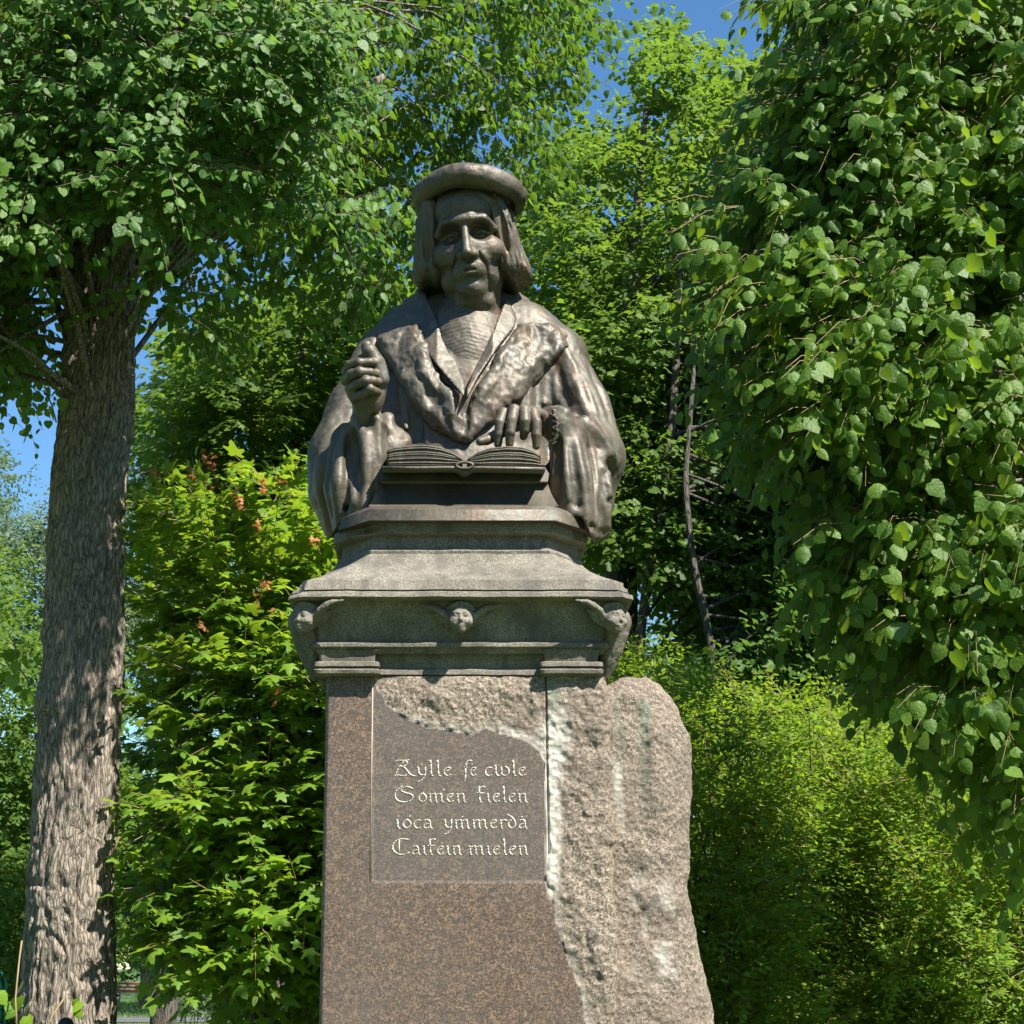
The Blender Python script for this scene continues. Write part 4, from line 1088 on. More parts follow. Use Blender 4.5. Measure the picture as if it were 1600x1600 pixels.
# ---- sprouts of the big linden low on its trunk
r_ = np.random.default_rng(9)
sp = []
for (x, y, Y, n, s) in ((25,1565,9.7,7,16), (45,1592,9.6,5,16), (120,1565,9.8,3,12), (28,1035,10.4,8,18), (42,1075,10.3,5,14), (75,625,10.2,5,12)):
    sp.append(Wv(x + r_.normal(0, s, n), y + r_.normal(0, s, n), Y + r_.normal(0, 0.1, n)))
sp = np.concatenate(sp); n = len(sp)
leaf_parts(left, M_MAPL, sp, np.array([0, 0, -0.7]) + unit(n, r_)*0.5, np.array([0.2, -0.6, 0.6]) + unit(n, r_)*0.4, 0.10*r_.uniform(0.5, 1.1, n), r_.random(n), TL, 'sprout_leaf')
mbs = MB()
for path in ([(28,1640,9.7),(24,1560,9.7),(30,1500,9.8),(34,1470,9.85)], [(60,1640,9.65),(80,1590,9.7),(100,1560,9.8)], [(48,1070,10.3),(28,1040,10.35),(22,1000,10.4)], [(88,660,10.3),(80,630,10.2),(68,610,10.2)], [(165,1350,10.3),(178,1330,10.25),(186,1308,10.2)]):
    mbs.tube([W(*p) for p in path], 0.006, 5)
mbs.build('sprout_stems', M_TWIG2, left)['kind'] = 'stuff'

# ================================================================ small things of the park
gr = mat_plain('green_paint', (0.02, 0.36, 0.20), 0.35, 0.2, 0.1)
Yr = 24.0
rl = empty('handrail', (W(4,1600,Yr).x, Yr, 0.0)); tag(rl, 'bright green bent metal handrail at the lower left edge', 'handrail')
m1 = MB(); m1.tube([W(10,1590,Yr)*1.0 if 0 else Vector((W(10,1590,Yr).x, Yr, 0.0)), W(10,1540,Yr), W(9,1532,Yr), W(2,1519,Yr), W(-30,1500,Yr), W(-60,1495,Yr)], 0.022, 8); m1.build('top_rail', gr, rl, smooth=True)
m1 = MB(); m1.tube([Vector((W(1,1590,Yr).x, Yr, 0.0)), W(1,1538,Yr), W(-4,1526,Yr), W(-40,1508,Yr)], 0.03, 8); m1.build('post', gr, rl, smooth=True)
# bench
Yb = 68.0
bc = empty('park_bench', (W(203,1560,Yb).x, Yb, 0)); tag(bc, 'reddish brown plank bench beside a dark trunk across the lawn', 'bench')
mw = mat_plain('brown_planks', (0.17, 0.075, 0.055), 0.6)
bx0, bx1 = W(177,1560,Yb).x, W(252,1560,Yb).x
for k_, (y_, z_) in enumerate(((0.30,0.80),(0.28,0.66),(0.27,0.52))):
    q_ = MB().box((bx0, Yb+y_, z_-0.055), (bx1, Yb+y_+0.035, z_+0.055)); q_.build('backrest_plank', mw, bc)
for k_ in range(3):
    MB().box((bx0, Yb-0.2+k_*0.15, 0.43), (bx1, Yb-0.08+k_*0.15, 0.465)).build('seat_plank', mw, bc)
mg = mat_plain('concrete', (0.30, 0.29, 0.27), 0.9)
for x_ in (bx0+0.15, bx1-0.25):
    MB().box((x_, Yb-0.2, 0), (x_+0.1, Yb+0.24, 0.43)).build('leg', mg, bc)
# round black post cap in front of the trunk
pc = W(103, 1594, 8.6); pb = empty('bollard', (pc.x, 8.6, 0)); tag(pb, 'round black bollard top just in front of the big trunk', 'bollard')
mk = mat_plain('black_iron', (0.02, 0.02, 0.022), 0.4, 0.5)
prof = [(0.045,0.0),(0.045,pc.z-0.10),(0.052,pc.z-0.09),(0.052,pc.z-0.075),(0.030,pc.z-0.065)] + [(0.043*math.cos(t), pc.z-0.025+0.04*math.sin(t)) for t in np.linspace(-1.0, 1.5, 9)]
rows = [[(pc.x + r0*math.cos(t), 8.6 + r0*math.sin(t), z0) for t in np.linspace(0, 2*math.pi, 25)[:-1]] for r0, z0 in prof]
for nm_, a_, b_ in (('post', 0, 5), ('ball', 4, len(rows))):
    V, F = loft(rows[a_:b_]); mesh_np(nm_, V, F, mk, pb)

# ================================================================ the bronze half-length figure
st = empty('bronze_statue', (PXC, 6.5, W(718, 813, 6.0).z))
tag(st, 'dark bronze half figure of a man in a beret with an open book', 'statue')
ZB = W(718, 812, 5.99).z

def fine(V): return fbm(V, 28, 3, 7) * 0.0016 + fbm(V, 80, 2, 17) * 0.0007

# ---- robe
RB_ = Field((-0.74, 5.93, ZB - 0.05), (0.88, 7.02, ZB + 1.36), 0.0078)
r = RB_
r.ell(W(725, 670, 6.62), (0.42, 0.30, 0.60), 0.05)
r.ell(W(725, 800, 6.62), (0.50, 0.34, 0.42), 0.05)
r.tube([W(722, 492, 6.66), W(640, 520, 6.64), W(600, 560, 6.62)], [0.13, 0.135, 0.12], 0.08)
r.tube([W(735, 490, 6.66), W(820, 522, 6.64), W(868, 560, 6.62)], [0.14, 0.15, 0.135], 0.08)
# viewer's left arm
r.tube([W(598, 560, 6.60), W(556, 640, 6.54), W(534, 720, 6.50)], [0.115, 0.130, 0.135], 0.06)
r.tube([W(534, 710, 6.50), W(527, 770, 6.48), W(540, 836, 6.48)], [0.137, 0.125, 0.085], 0.05)
r.tube([W(540, 745, 6.42), W(562, 690, 6.25), W(573, 662, 6.14)], [0.13, 0.095, 0.072], 0.05)
r.tube([W(580, 668, 6.13), W(585, 720, 6.13), W(572, 800, 6.14)], [0.060, 0.072, 0.082], 0.03)
r.tube([W(545, 690, 6.22), W(540, 760, 6.20), W(545, 830, 6.22)], [0.075, 0.09, 0.065], 0.03)
r.tube([W(606, 660, 6.24), W(622, 700, 6.22), W(610, 760, 6.25)], [0.045, 0.06, 0.06], 0.03)
# viewer's right arm
r.tube([W(868, 560, 6.60), W(908, 640, 6.52), W(922, 715, 6.46)], [0.125, 0.135, 0.140], 0.06)
r.tube([W(922, 715, 6.46), W(920, 770, 6.44), W(915, 838, 6.44)], [0.138, 0.115, 0.095], 0.05)
r.tube([W(925, 715, 6.38), W(895, 678, 6.22), W(872, 664, 6.13)], [0.13, 0.098, 0.075], 0.05)
r.tube([W(888, 690, 6.14), W(893, 750, 6.13), W(900, 822, 6.16)], [0.070, 0.090, 0.100], 0.03)
r.tube([W(925, 720, 6.26), W(925, 780, 6.22), W(925, 830, 6.26)], [0.085, 0.085, 0.075], 0.03)
# flat bottom of the cast, open notch over the stone ledge
sl, X, Y, Z = r.win((-2, 5, ZB - 0.1), (2, 8, ZB + 0.06), 0.0)
px_, py_, _ = to_px(np.stack(np.broadcast_arrays(X, Y, Z), -1))
r.comb(sl, np.broadcast_to((py_ - (812 + 30 * np.clip((np.abs(px_ - 721) - 190) / 16, 0, 1) + 6*np.sin(px_*0.11))) * 0.0026, r.D[sl].shape), 0.006, 'i')
S = lambda p_, r_w, am: r.px_stroke(p_, r_w, am * 1.35)
# sleeve openings
r.ell(W(570, 650, 6.06), (0.045, 0.05, 0.06), 0.02, 's')
S([(548,668),(552,720),(560,770)], 0.028, -0.050)
S([(602,668),(607,720),(600,780)], 0.022, -0.030)
S([(575,655),(590,652),(602,665),(612,690),(618,720)], 0.012, 0.014)
S([(566,668),(572,720),(568,790)], 0.017, 0.018)
S([(583,668),(590,720),(584,790)], 0.014, -0.016)
S([(594,665),(600,715),(596,770)], 0.012, 0.012)
S([(540,660),(530,720),(528,800)], 0.022, 0.020)
S([(556,690),(551,750),(556,820)], 0.016, 0.014)
S([(541,700),(540,760),(545,820)], 0.016, -0.018)
S([(520,700),(512,770),(522,830)], 0.016, -0.014)
S([(548,610),(520,660),(502,720),(498,780)], 0.030, 0.018)
S([(556,640),(530,670),(514,720)], 0.020, -0.018)
S([(540,640),(512,668),(500,690)], 0.018, -0.012)
S([(505,700),(500,760),(510,820)], 0.016, 0.012)
S([(612,590),(618,640),(625,690)], 0.022, -0.018)
S([(632,640),(636,690)], 0.014, 0.022)
S([(645,630),(650,690)], 0.014, -0.016)
S([(662,660),(668,692)], 0.014, 0.016)
# right shoulder and sleeve
S([(880,540),(897,580),(915,640),(928,660)], 0.016, 0.022)
S([(866,560),(880,610),(895,650)], 0.020, -0.024)
S([(888,560),(905,600)], 0.010, -0.016)
S([(908,590),(925,640),(950,690),(962,730)], 0.016, 0.018)
S([(900,575),(918,625),(940,665)], 0.012, -0.016)
S([(920,570),(940,620),(955,665)], 0.014, -0.012)
S([(850,570),(853,610),(852,645)], 0.018, 0.016)
S([(838,580),(840,620),(838,648)], 0.014, -0.016)
S([(826,600),(826,650)], 0.014, 0.012)
S([(812,620),(808,650)], 0.012, -0.010)
S([(868,580),(868,625)], 0.012, 0.010)
S([(893,645),(915,655),(940,700),(958,740)], 0.024, -0.030)
S([(852,640),(872,637),(895,650),(920,668),(938,700),(948,740)], 0.013, 0.024)
S([(920,660),(945,690),(965,720)], 0.022, 0.020)
S([(948,720),(940,780),(935,830)], 0.016, -0.018)
S([(930,700),(945,760),(957,800)], 0.014, -0.020)
S([(880,680),(886,740),(890,815)], 0.016, 0.016)
S([(902,690),(912,750),(920,820)], 0.014, 0.014)
S([(893,700),(900,760),(905,815)], 0.016, -0.016)
S([(920,700),(930,760),(932,820)], 0.014, -0.018)
S([(912,690),(922,740),(926,800)], 0.010, 0.010)
S([(872,690),(870,740),(868,790)], 0.018, -0.030)
S([(955,760),(950,800),(948,840)], 0.016, 0.014)
S([(905,828),(925,822),(945,834)], 0.014, -0.02)
# shoulder seam and mantle on the left shoulder
S([(590,520),(600,560),(620,600)], 0.020, -0.016)
# body under the arms: hollow
S([(640,620),(665,690)], 0.03, -0.02)
S([(770,660),(800,640),(820,660)], 0.03, -0.03)

def px_of(F_, sl, X, Y, Z):
    px, py, d = to_px(np.stack(np.broadcast_arrays(X, Y, Z), -1)); return px, py, d / FPX

# ---- broad fur collar lying on the robe, two bands that meet low on the breast
COLL = [(588,528),(603,518),(625,512),(650,505),(662,520),(676,560),(692,590),(716,612),(726,640),(738,615),(756,585),(778,548),(800,520),(812,505),(830,500),(860,505),(885,522),(893,540),(880,552),(862,570),(840,600),(815,628),(792,645),(770,660),(752,672),(740,690),(728,697),(712,690),(690,680),(668,668),(652,645),(640,625),(622,598),(604,572),(592,548)]
fc = Field((-0.45, 6.05, W(700, 705, 6.3).z - 0.1), (0.62, 6.95, W(700, 480, 6.5).z + 0.12), 0.0078)
pts = np.stack(np.meshgrid(*fc.ax, indexing='ij'), -1)
drobe = r.sample(pts)
ppx, ppy, sc = to_px(pts); sc = sc / FPX
dpoly = poly_sd(ppx, ppy, COLL) * sc
thick = 0.044
# rounded pillow cross-section: thickness falls towards the edge
tv = thick * np.clip(1 - np.clip((dpoly + 0.05) / 0.05, 0, 1) ** 2, 0, 1) ** 0.5
body_ = drobe - tv * 0.95
front_ = (pts[..., 1] - 6.75)
body_ = np.maximum(np.maximum(body_, dpoly), front_)
fc.D = np.maximum(body_, -(drobe + 0.03)).astype(np.float32)
fc.px_stroke([(724,700),(728,660),(727,628)], 0.012, -0.026)
fc.px_stroke([(640,560),(660,600),(690,640),(705,680)], 0.020, -0.012)
fc.px_stroke([(655,545),(665,585),(700,625)], 0.018, 0.016)
fc.px_stroke([(686,590),(700,615),(712,650)], 0.020, 0.020)
fc.px_stroke([(790,540),(770,580),(745,620)], 0.026, 0.014)
fc.px_stroke([(800,560),(780,600),(748,650)], 0.018, -0.010)
fc.px_stroke([(850,520),(840,560),(800,610)], 0.03, 0.012)
def furdisp(V, N):
    l = np.abs(fbm(V + 0.03*fbm(V, 9, 2, 5)[:, None], (9, 9, 7), 2, 21)); s_ = fbm(V, (34, 34, 20), 3, 31); s2 = fbm(V, 70, 2, 41)
    return 0.004 - l * 0.016 + s_ * 0.0050 + s2 * 0.0020
fc.mesh('fur_collar', M_BRONZE, st, furdisp)

# ---- pleated shirt and standing collar around the neck
nk = W(735, 500, 6.55)
sh = Field((-0.28, 6.05, W(700, 660, 6.3).z), (0.42, 6.9, W(700, 455, 6.4).z + 0.1), 0.0055)
sh.ell(W(730, 582, 6.58), (0.225, 0.240, 0.375), 0.03)
sh.tube([W(736, 470, 6.54), W(736, 520, 6.56)], [0.105, 0.135], 0.05)
for i, x0 in enumerate(np.linspace(684, 782, 13)):
    pass
sh.mesh('pleated_shirt', M_BRONZE, st, lambda V, N: fine(V) + 0.0007*np.sin((V[:, 2] + 0.25*np.abs(V[:, 0] - 0.08))*330 + 2.5*fbm(V, 12, 2, 4)) * (1 + fbm(V, 9, 2, 14)))

cl = Field((-0.30, 6.02, W(700, 650, 6.3).z), (0.48, 6.95, W(700, 440, 6.4).z + 0.12), 0.0066)
# stiff lapels: thick leaves standing off the neck
def leaf_slab(poly, Yt, Yb, t):
    """slab through three depths: poly in picture points, Yt depth at its top, Yb at its bottom"""
    sl, X, Y, Z = cl.win(cl.lo, cl.lo + cl.h * (cl.n - 1), 0)
    px, py, s = px_of(cl, sl, X, Y, Z)
    ys = [p[1] for p in poly]; u = np.clip((py - min(ys)) / (max(ys) - min(ys)), 0, 1)
    cx = sum(p[0] for p in poly) / len(poly)
    yc = Yt * (1 - u) + Yb * u + 0.0022 * np.abs(px - cx) * (1 - u)
    d = np.maximum(np.abs(Y - yc) - t, poly_sd(px, py, poly) * s + 0.004)
    cl.comb(sl, d, 0.012, 'u')
leaf_slab([(655,460),(664,458),(676,480),(690,515),(712,560),(727,600),(727,625),(706,600),(684,575),(662,545),(648,520),(640,498)], 6.50, 6.235, 0.018)
leaf_slab([(790,466),(798,472),(808,500),(806,510),(786,535),(768,560),(748,590),(730,625),(727,612),(738,580),(756,545),(768,520),(780,490)], 6.46, 6.235, 0.020)
cl.tube([W(655, 468, 6.56), W(662, 455, 6.72), W(735, 448, 6.80), W(800, 458, 6.72), W(803, 475, 6.56)], [0.03, 0.03, 0.03, 0.03, 0.03], 0.03)
cl.tube([W(650, 500, 6.56), W(645, 480, 6.74), W(735, 470, 6.84), W(815, 480, 6.74), W(810, 505, 6.56)], [0.05, 0.05, 0.05, 0.05, 0.05], 0.05)
cl.mesh('standing_collar', M_BRONZE, st, lambda V, N: fine(V))
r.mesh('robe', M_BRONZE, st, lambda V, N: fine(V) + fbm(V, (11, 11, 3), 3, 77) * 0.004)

# ---- head
HS = 0.0232
HC = np.array(W(732, 383, 6.46))
def rotm(roll, yaw, pitch):
    a = Matrix.Rotation(yaw, 3, 'Z') @ Matrix.Rotation(roll, 3, 'Y') @ Matrix.Rotation(pitch, 3, 'X')
    return np.array(a)
HR = rotm(R_(-5.5), R_(-6), R_(13))
def hl(V):      # local head units (x right, y towards the viewer is -, z up) -> world
    return (np.asarray(V) * HS) @ HR.T + HC
def hpost(V): return hl(V)
def fpost(V): return hl(V * np.array([0.93, 1, 1]))
h = Field((-9.5, -13.5, -24), (9.5, 11.5, 13), 0.15)
h.ell((0, 0.8, 3.2), (7.2, 9.0, 8.4), 0.5)
h.ell((0, -1.6, -3.4), (5.9, 7.2, 8.0), 2.0)
h.ell((0, -3.9, 5.6), (5.9, 5.0, 4.6), 1.5)
for s in (-1, 1):
    h.ell((s*3.9, -1.9, -7.0), (1.7, 4.0, 2.6), 1.8)
    h.ell((s*4.5, -5.2, -2.7), (1.7, 1.5, 1.1), 2.8)
h.ell((0, -6.4, -9.9), (2.5, 2.3, 1.9), 1.4)
h.tube([(-5.7,-5.9,1.3), (-3.8,-7.9,2.8), (-1.4,-8.6,2.9), (1.4,-8.6,2.9), (3.8,-7.9,2.8), (5.7,-5.9,1.3)], [0.7, 1.05, 0.9, 0.9, 1.05, 0.7], 0.9)
for s in (-1, 1):
    h.ell((s*3.25, -9.0, 0.55), (2.5, 3.3, 1.75), 0.6, 's')
    h.ell((s*3.2, -5.0, 0.1), (1.45, 1.3, 1.2), 0.25)
    h.tube([(s*1.5,-6.2,-0.1), (s*2.3,-6.6,0.6), (s*3.4,-6.65,0.8), (s*4.5,-6.1,0.4), (s*5.1,-5.6,-0.1)], [0.2,0.3,0.33,0.3,0.2], 0.22)
    h.tube([(s*1.7,-6.3,-0.4), (s*2.6,-6.6,-0.9), (s*3.6,-6.6,-1.0), (s*4.7,-6.0,-0.6)], [0.18,0.26,0.26,0.2], 0.25)
    h.stroke([(s*2.0,-7.6,-1.7), (s*3.4,-7.6,-2.2), (s*4.8,-6.6,-1.7)], 0.55, -0.30)
h.tube([(0,-8.3,2.0), (0,-9.3,0.2), (0.05,-10.4,-2.0), (0.05,-11.2,-3.7)], [0.72, 0.62, 0.80, 0.95], 0.55)
h.ell((0.05, -10.9, -4.1), (1.05, 1.25, 0.8), 0.5)
for s in (-1, 1):
    h.ell((s*1.35, -9.5, -4.0), (0.85, 1.25, 0.80), 0.5)
    h.ell((s*0.75, -10.1, -4.85), (0.38, 0.6, 0.35), 0.25, 's')
h.ell((0, -7.6, -6.7), (3.0, 2.0, 2.1), 1.2)
h.tube([(-2.6,-7.6,-7.1), (-1.1,-9.25,-6.4), (-0.35,-9.65,-6.0), (0,-9.5,-6.15), (0.35,-9.65,-6.0), (1.1,-9.25,-6.4), (2.6,-7.6,-7.1)], [0.12,0.32,0.36,0.32,0.36,0.32,0.12], 0.35)
h.tube([(-2.2,-7.8,-7.25), (-0.9,-9.0,-7.5), (0.9,-9.0,-7.5), (2.2,-7.8,-7.25)], [0.15,0.40,0.40,0.15], 0.4)
h.stroke([(-2.9,-7.6,-7.35), (-1.0,-9.5,-6.92), (0,-9.7,-6.88), (1.0,-9.5,-6.92), (2.9,-7.6,-7.35)], 0.26, -0.26)
h.stroke([(-3.4,-7.9,-4.2), (-3.7,-7.0,-6.4), (-3.2,-6.9,-8.6)], 0.35, -0.12)
h.stroke([(-1.5,-9.0,-8.4), (0,-9.3,-8.5), (1.5,-9.0,-8.4)], 0.6, -0.40)
h.stroke([(0,-9.9,-4.9), (0,-9.7,-5.7)], 0.3, -0.18)
for s in (-1, 1):
    h.stroke([(s*1.9,-9.1,-3.5), (s*2.7,-8.4,-4.9), (s*3.3,-7.4,-6.6), (s*3.3,-6.7,-8.2)], 0.45, -0.42)
    h.stroke([(s*2.6,-8.6,-3.6), (s*3.6,-7.6,-5.2)], 0.7, 0.30)
    h.stroke([(s*4.9,-5.6,-4.4), (s*4.6,-5.2,-6.2), (s*4.2,-5.2,-7.6)], 2.0, -0.26)
    h.stroke([(s*0.55,-8.9,2.0), (s*0.6,-8.8,3.6)], 0.26, -0.32)
    h.stroke([(s*1.0,-8.9,3.2), (s*3.6,-8.5,3.9), (s*5.4,-6.8,3.2)], 0.5, -0.15)
h.stroke([(-3.5,-8.3,5.4), (0,-9.0,5.7), (3.5,-8.3,5.4)], 0.35, -0.14)
h.tube([(0,-0.5,-8), (0,0.0,-14), (0,0.6,-22)], [5.0, 5.1, 5.8], 1.5)
for s in (-1, 1): h.stroke([(s*3.8,-2.5,-11), (s*2.6,-4.4,-15), (s*1.2,-5.2,-19)], 0.6, 0.2)
for z in (-11.8, -13.0, -14.3): h.stroke([(-3.8,-3.6,z+0.4), (0,-5.4,z-0.3), (3.8,-3.6,z+0.4)], 0.35, -0.28)
h.ell((0, -4.2, -12.2), (3.6, 2.4, 1.5), 1.4)
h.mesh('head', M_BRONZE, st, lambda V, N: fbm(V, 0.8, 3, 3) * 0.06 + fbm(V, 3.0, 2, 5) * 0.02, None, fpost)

# ---- hair: long bob
b = Field((-13, -11, -16), (13, 12, 13), 0.18)
b_off = lambda V: hl(np.asarray(V) * np.where(np.asarray(V)[:, :1] > 0, 0.94, 1.0) ** np.array([1, 0, 0]))
b.ell((0, 2.2, 2.0), (8.3, 8.8, 9.5), 1.0)
for s in (-1, 1):
    b.tube([(s*6.4, -4.4, 7.5), (s*7.0, -3.9, 3.0), (s*7.7, -2.6, -2.5), (s*8.2, -2.2, -6.6)], [1.4, 1.8, 2.5, 3.1], 1.2)
    b.tube([(s*7.4, 1.5, 5.5), (s*7.9, 1.5, -1.0), (s*8.7, 1.2, -7.2)], [2.0, 2.5, 3.3], 1.5)
    b.tube([(s*7.0, 5.5, 4.5), (s*7.5, 5.5, -2.0), (s*8.0, 5.2, -8.0)], [2.4, 3.0, 3.1], 1.5)
b.ell((0, 6.5, -4), (8.5, 4.5, 7.0), 2.0)
sl, X, Y, Z = b.win((-20, -20, -20), (20, 20, 20), 0)
b.comb(sl, np.broadcast_to(-(Z + 7.7 + 0.3*np.sin(X*1.7) + 0.10*X + 0.12*Y), b.D.shape).copy(), 2.4, 'i')
for s in (-1, 1):
    for i, (y0, am) in enumerate([(-5.0, 0.3), (-3.6, -0.34), (-2.2, 0.3), (-0.9, -0.34), (0.5, 0.3), (2.0, -0.3), (3.6, 0.3), (5.2, -0.3)]):
        b.stroke([(s*8.2, y0*0.9, 6.5), (s*9.6, y0 - 0.3, 1.5), (s*10.2, y0 + 0.4, -3.5), (s*10.9, y0 - 0.1, -9.0)], 0.62, am)
    for i in range(4):
        x0 = 6.3 + i*1.15
        b.stroke([(s*(x0-0.8), -6.0, 7.0), (s*(x0+0.1), -6.0, 1.5), (s*(x0+0.5), -4.8, -3.5), (s*(x0+0.9), -4.2, -9.5)], 0.42, -0.26 if i % 2 else 0.22)
b.mesh('hair', M_BRONZE, st, lambda V, N: fbm(V, (2.6, 2.6, 0.25), 3, 8) * 0.13, None, b_off)

# ---- beret: thick rolled brim, band and low crown
c_ = Field((-15, -16, 3), (15, 14, 16), 0.2)
cap_y = -0.4
ring_ = [(math.cos(t)*9.7, cap_y + math.sin(t)*10.3, 9.6 + 0.7*math.sin(t) * -1.0 + 0.35*math.sin(3*t)) for t in np.linspace(0, 2*math.pi, 41)]
c_.ell((0, 0.8, 10.6), (9.6, 10.2, 4.2), 0.6)
c_.ell((0, 0.0, 7.0), (7.9, 8.9, 4.2), 0.8)
c_.tube(ring_, [2.15 - 0.35*abs(math.cos(t)) for t in np.linspace(0, 2*math.pi, 41)], 1.0)
c_.tube([(x*1.03, y*1.03, z+0.7) for x, y, z in ring_], 1.35, 0.9)
c_.stroke([(x*0.86, y*0.86, z-1.7) for x, y, z in ring_], 0.6, -0.5, taper=False)
for a0, am in ((-1.9, 0.16), (-1.2, -0.14), (-2.5, -0.2), (-0.3, -0.2)):
    c_.stroke([(math.cos(a0+d)*rr, cap_y+math.sin(a0+d)*rr*1.05, z) for d, rr, z in ((0,10.6,7.8), (0.05,11.8,9.5), (0.12,11.2,11.3), (0.2,9.3,12.6))], 0.8, am)
c_.mesh('beret', M_BRONZE, st, lambda V, N: fbm(V, 0.30, 2, 4) * 0.22 + fbm(V, 2.2, 2, 6) * 0.03, None, lambda V: hl((V - np.array([0, 0, 9])) * 0.955 @ np.array(Matrix.Rotation(R_(5), 3, 'Y') @ Matrix.Rotation(R_(-7), 3, 'X')).T + np.array([1.15, 0.4, 8.35])))

# ---- raised hand, fingers folded on the palm, thumb up
a = Field(tuple(np.array(W(520, 690, 5.93)) - 0.02), tuple(np.array(W(620, 515, 6.32)) + 0.02), 0.0032)
q = lambda x, y, Y: W(x, y, Y)
a.ell(q(574, 590, 6.085), (0.062, 0.050, 0.125), 0.02)
a.ell(q(588, 600, 6.075), (0.042, 0.045, 0.125), 0.03)
a.tube([q(570, 612, 6.09), q(569, 640, 6.11), q(566, 680, 6.18)], [0.058, 0.048, 0.052], 0.03)
a.tube([q(551, 585, 6.07), q(556, 612, 6.06)], [0.035, 0.04], 0.03)
# thumb
a.tube([q(595, 592, 6.045), q(587, 566, 6.03), q(577, 549, 6.02), q(573, 541, 6.02)], [0.036, 0.036, 0.033, 0.024], 0.012)
a.ell(q(573.5, 546, 6.001), (0.015, 0.012, 0.019), 0.006)
a.tube([q(553, 574, 6.09), q(560, 556, 6.085), q(566, 544, 6.075)], [0.028, 0.026, 0.018], 0.012)
FG = [[(541,581,6.06),(548,570,6.01),(561,567,5.985),(578,566,5.99),(592,567,6.02)],
      [(540,595,6.055),(549,585,6.00),(562,581,5.975),(578,582,5.985),(590,584,6.02)],
      [(546,608,6.055),(558,600,6.00),(572,595,5.980),(583,595,5.995),(591,597,6.02)],
      [(553,622,6.06),(566,616,6.01),(578,608,5.99),(584,610,6.00),(590,612,6.03)]]
FR = [(0.022,0.0215,0.0195,0.0185,0.0155), (0.022,0.022,0.020,0.019,0.016), (0.021,0.0205,0.0195,0.0185,0.0155), (0.020,0.019,0.0175,0.017,0.014)]
for F1, R1 in zip(FG, FR):
    a.tube([q(*p) for p in F1], R1, 0.0045)
    a.ell(q(*F1[2]), [R1[2]*1.10]*3, 0.006)
a.stroke([q(600, 560, 6.03), q(603, 590, 6.03), q(598, 630, 6.05)], 0.014, 0.006)
a.mesh('raised_hand', M_BRONZE, st, lambda V, N: fbm(V, 40, 3, 3) * 0.0009)

# ---- hand resting on the book, fingers bent at the knuckles
e = Field(tuple(np.array(W(735, 710, 5.90)) - 0.02), tuple(np.array(W(895, 615, 6.32)) + 0.03), 0.0034)
e.ell(q(822, 652, 6.10), (0.085, 0.090, 0.042), 0.02)
e.tube([q(830, 655, 6.12), q(850, 662, 6.13), q(885, 672, 6.18)], [0.050, 0.050, 0.058], 0.03)
DF = [[(798,648,6.07),(786,646,6.02),(781,660,5.995),(780,678,6.00),(778,694,6.01)],
      [(812,646,6.05),(803,641,6.00),(800,656,5.972),(797,676,5.975),(796,694,5.99)],
      [(824,646,6.05),(819,642,5.995),(820,658,5.972),(820,672,5.985),(818,682,6.02)],
      [(836,648,6.06),(833,646,6.00),(838,660,5.975),(838,680,5.975),(838,697,5.985)]]
for F1 in DF:
    R1 = (0.025, 0.0235, 0.0215, 0.0200, 0.0160)
    e.tube([q(*p) for p in F1], R1, 0.004)
    e.ell(q(*F1[1]), [0.0255]*3, 0.006); e.ell(q(*F1[3]), [0.0205]*3, 0.004)
e.tube([q(805, 664, 6.08), q(778, 678, 6.05), q(760, 688, 6.02), q(750, 690, 6.01)], [0.030, 0.023, 0.021, 0.017], 0.01)
e.mesh('resting_hand', M_BRONZE, st, lambda V, N: fbm(V, 40, 3, 3) * 0.0009)

# ---- ruffled cuff
cu = MB()
rows = []
for i, t in enumerate(np.linspace(-0.05, 1.05, 90)):
    x, y = 862 + 7*math.sin(t*3.0) - 4*t, 643 + t*52
    w = math.sin(i*0.40 + 0.5*math.sin(i*0.23)) * 3.6
    A_ = W(x + w, y, 6.035 + 0.02*abs(t-0.4)); B_ = W(x + 9, y - 1, 6.10)
    rows.append((A_, B_))
V = []
for A_, B_ in rows:
    n_ = Vector((0.55, -0.8, 0)).normalized() * 0.006
    V += [A_ - n_, A_ + n_, B_ + n_, B_ - n_]
nr = len(rows)
Fq = [(4*i+k, 4*i+(k+1) % 4, 4*i+4+(k+1) % 4, 4*i+4+k) for i in range(nr-1) for k in range(4)]
cu.add([tuple(v) for v in V], [np.array(Fq), np.array([[3,2,1,0],[4*nr-4,4*nr-3,4*nr-2,4*nr-1]])])
cu.build('ruffled_cuff', M_CAST, st, smooth=True)

# ---- lectern, base and open book
def lrow(x0, x1, py, Y, yb, ch=0.0):
    A_ = W(x0, py, Y); B_ = W(x1, py, Y); z = A_.z
    c = ch
    return [(A_.x, Y, z), (B_.x, Y, z), (B_.x + c*0.9, Y + c, z), (B_.x + c*0.9, yb, z), (A_.x - c*0.9, yb, z), (A_.x - c*0.9, Y + c, z)]
m = MB()
V, F = loft([lrow(577, 868, 813, 5.965, 6.9, 0.145), lrow(578, 867, 796, 5.975, 6.9, 0.135), lrow(580, 865, 791, 5.995, 6.9, 0.125)]); m.add(V, F)
m.build('bronze_base', M_CAST, st)
m = MB()
prof = [(576, 873, 791, 6.02), (581, 867, 782, 6.045), (588, 861, 770, 6.062), (594, 856, 756, 6.07), (594, 856, 752, 6.045), (592, 858, 740, 6.035), (596, 852, 731, 6.03)]
V, F = loft([lrow(x0, x1, py, Y, 6.45) for x0, x1, py, Y in prof]); m.add(V, F)
m.build('lectern', M_CAST, st)
bk = MB()
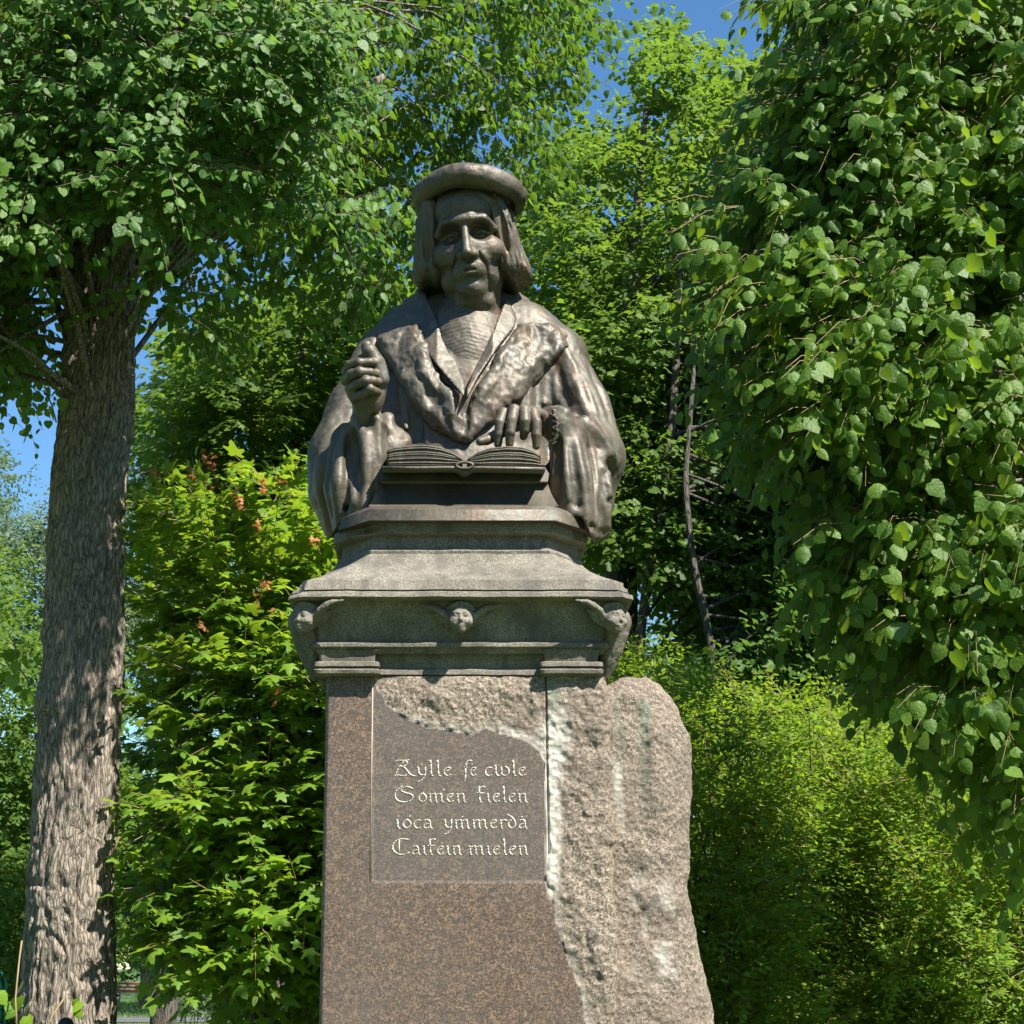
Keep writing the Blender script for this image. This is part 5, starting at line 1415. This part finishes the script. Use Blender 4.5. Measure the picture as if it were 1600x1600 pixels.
# cover: thin bent board with a rolled spine, deep as the book
YB0, YB1 = 5.955, 6.33
cov = [(597,728),(640,728.5),(690,728),(708,728),(714,729),(719,733),(726,735.5),(733,733),(738,729),(745,728),(800,729),(852,730)]
def extr(top, bot, y0, y1, rise=0.05, jit=0.0):
    k = len(top); V = []
    for Y, dz in ((y0, 0), (y1, rise)):
        for px, py in list(top) + list(bot)[::-1]:
            p = W(px, py, y0); V.append((p.x, Y, p.z + dz))
    n = 2*k; j = np.arange(n); j2 = (j+1) % n
    F = [np.stack([j, j+n, j2+n, j2], 1)]
    q_ = np.array([(i, i+1, n-2-i, n-1-i) for i in range(k-1)])
    F.append(np.concatenate([q_[:, ::1], (q_+n)[:, ::-1]]))
    return np.array(V), F
V, F = extr(cov, [(x, y + 5) for x, y in cov], YB0, YB1); bk.add(V, F)
ringc = W(726, 727.5, YB0)
rp = [(ringc.x + math.cos(t)*0.033, YB0 - 0.002, ringc.z + math.sin(t)*0.013) for t in np.linspace(0, 2*math.pi, 25)]
bk.tube(rp, 0.0062, 6, False)
cover = bk.build('book_cover', M_CAST, st)
for nm, xs, tp in (('left', np.linspace(605, 722, 28), [(605,703),(615,699),(640,696),(665,695),(690,699),(708,706),(722,717)]),
                   ('right', np.linspace(731, 845, 28), [(731,717),(745,707),(765,700),(790,697),(815,698),(835,704),(845,712)])):
    pg = MB()
    tx, ty = zip(*tp)
    ytop = np.interp(xs, tx, ty); ybot = np.interp(xs, [600, 700, 722, 731, 750, 852], [727.6, 727.2, 724, 724, 727.2, 728.6])
    nl = 10
    for L in range(nl):
        u0, u1 = L / nl, (L + 0.95) / nl
        up = [(x + (1.2*math.sin(L*2.1) if i in (0, 27) else 0), yb*(1-u1) + yt*u1) for i, (x, yt, yb) in enumerate(zip(xs, ytop, ybot))]
        lo_ = [(x + (1.2*math.sin(L*2.1) if i in (0, 27) else 0), yb*(1-u0) + yt*u0) for i, (x, yt, yb) in enumerate(zip(xs, ytop, ybot))]
        V, F = extr(up, lo_, YB0 + 0.018 + 0.0018*math.sin(L*3.7) + 0.001*math.cos(L*1.3), YB1 - 0.02); pg.add(V, F)
    up = [(x, yb*0.03 + yt*0.97) for x, yt, yb in zip(xs, ytop, ybot)]
    V, F = extr(up, [(x, y) for x, y in zip(xs, ybot)], YB0 + 0.0215, YB1 - 0.022); pg.add(V, F)
    pg.build('page_block', M_CAST, st)
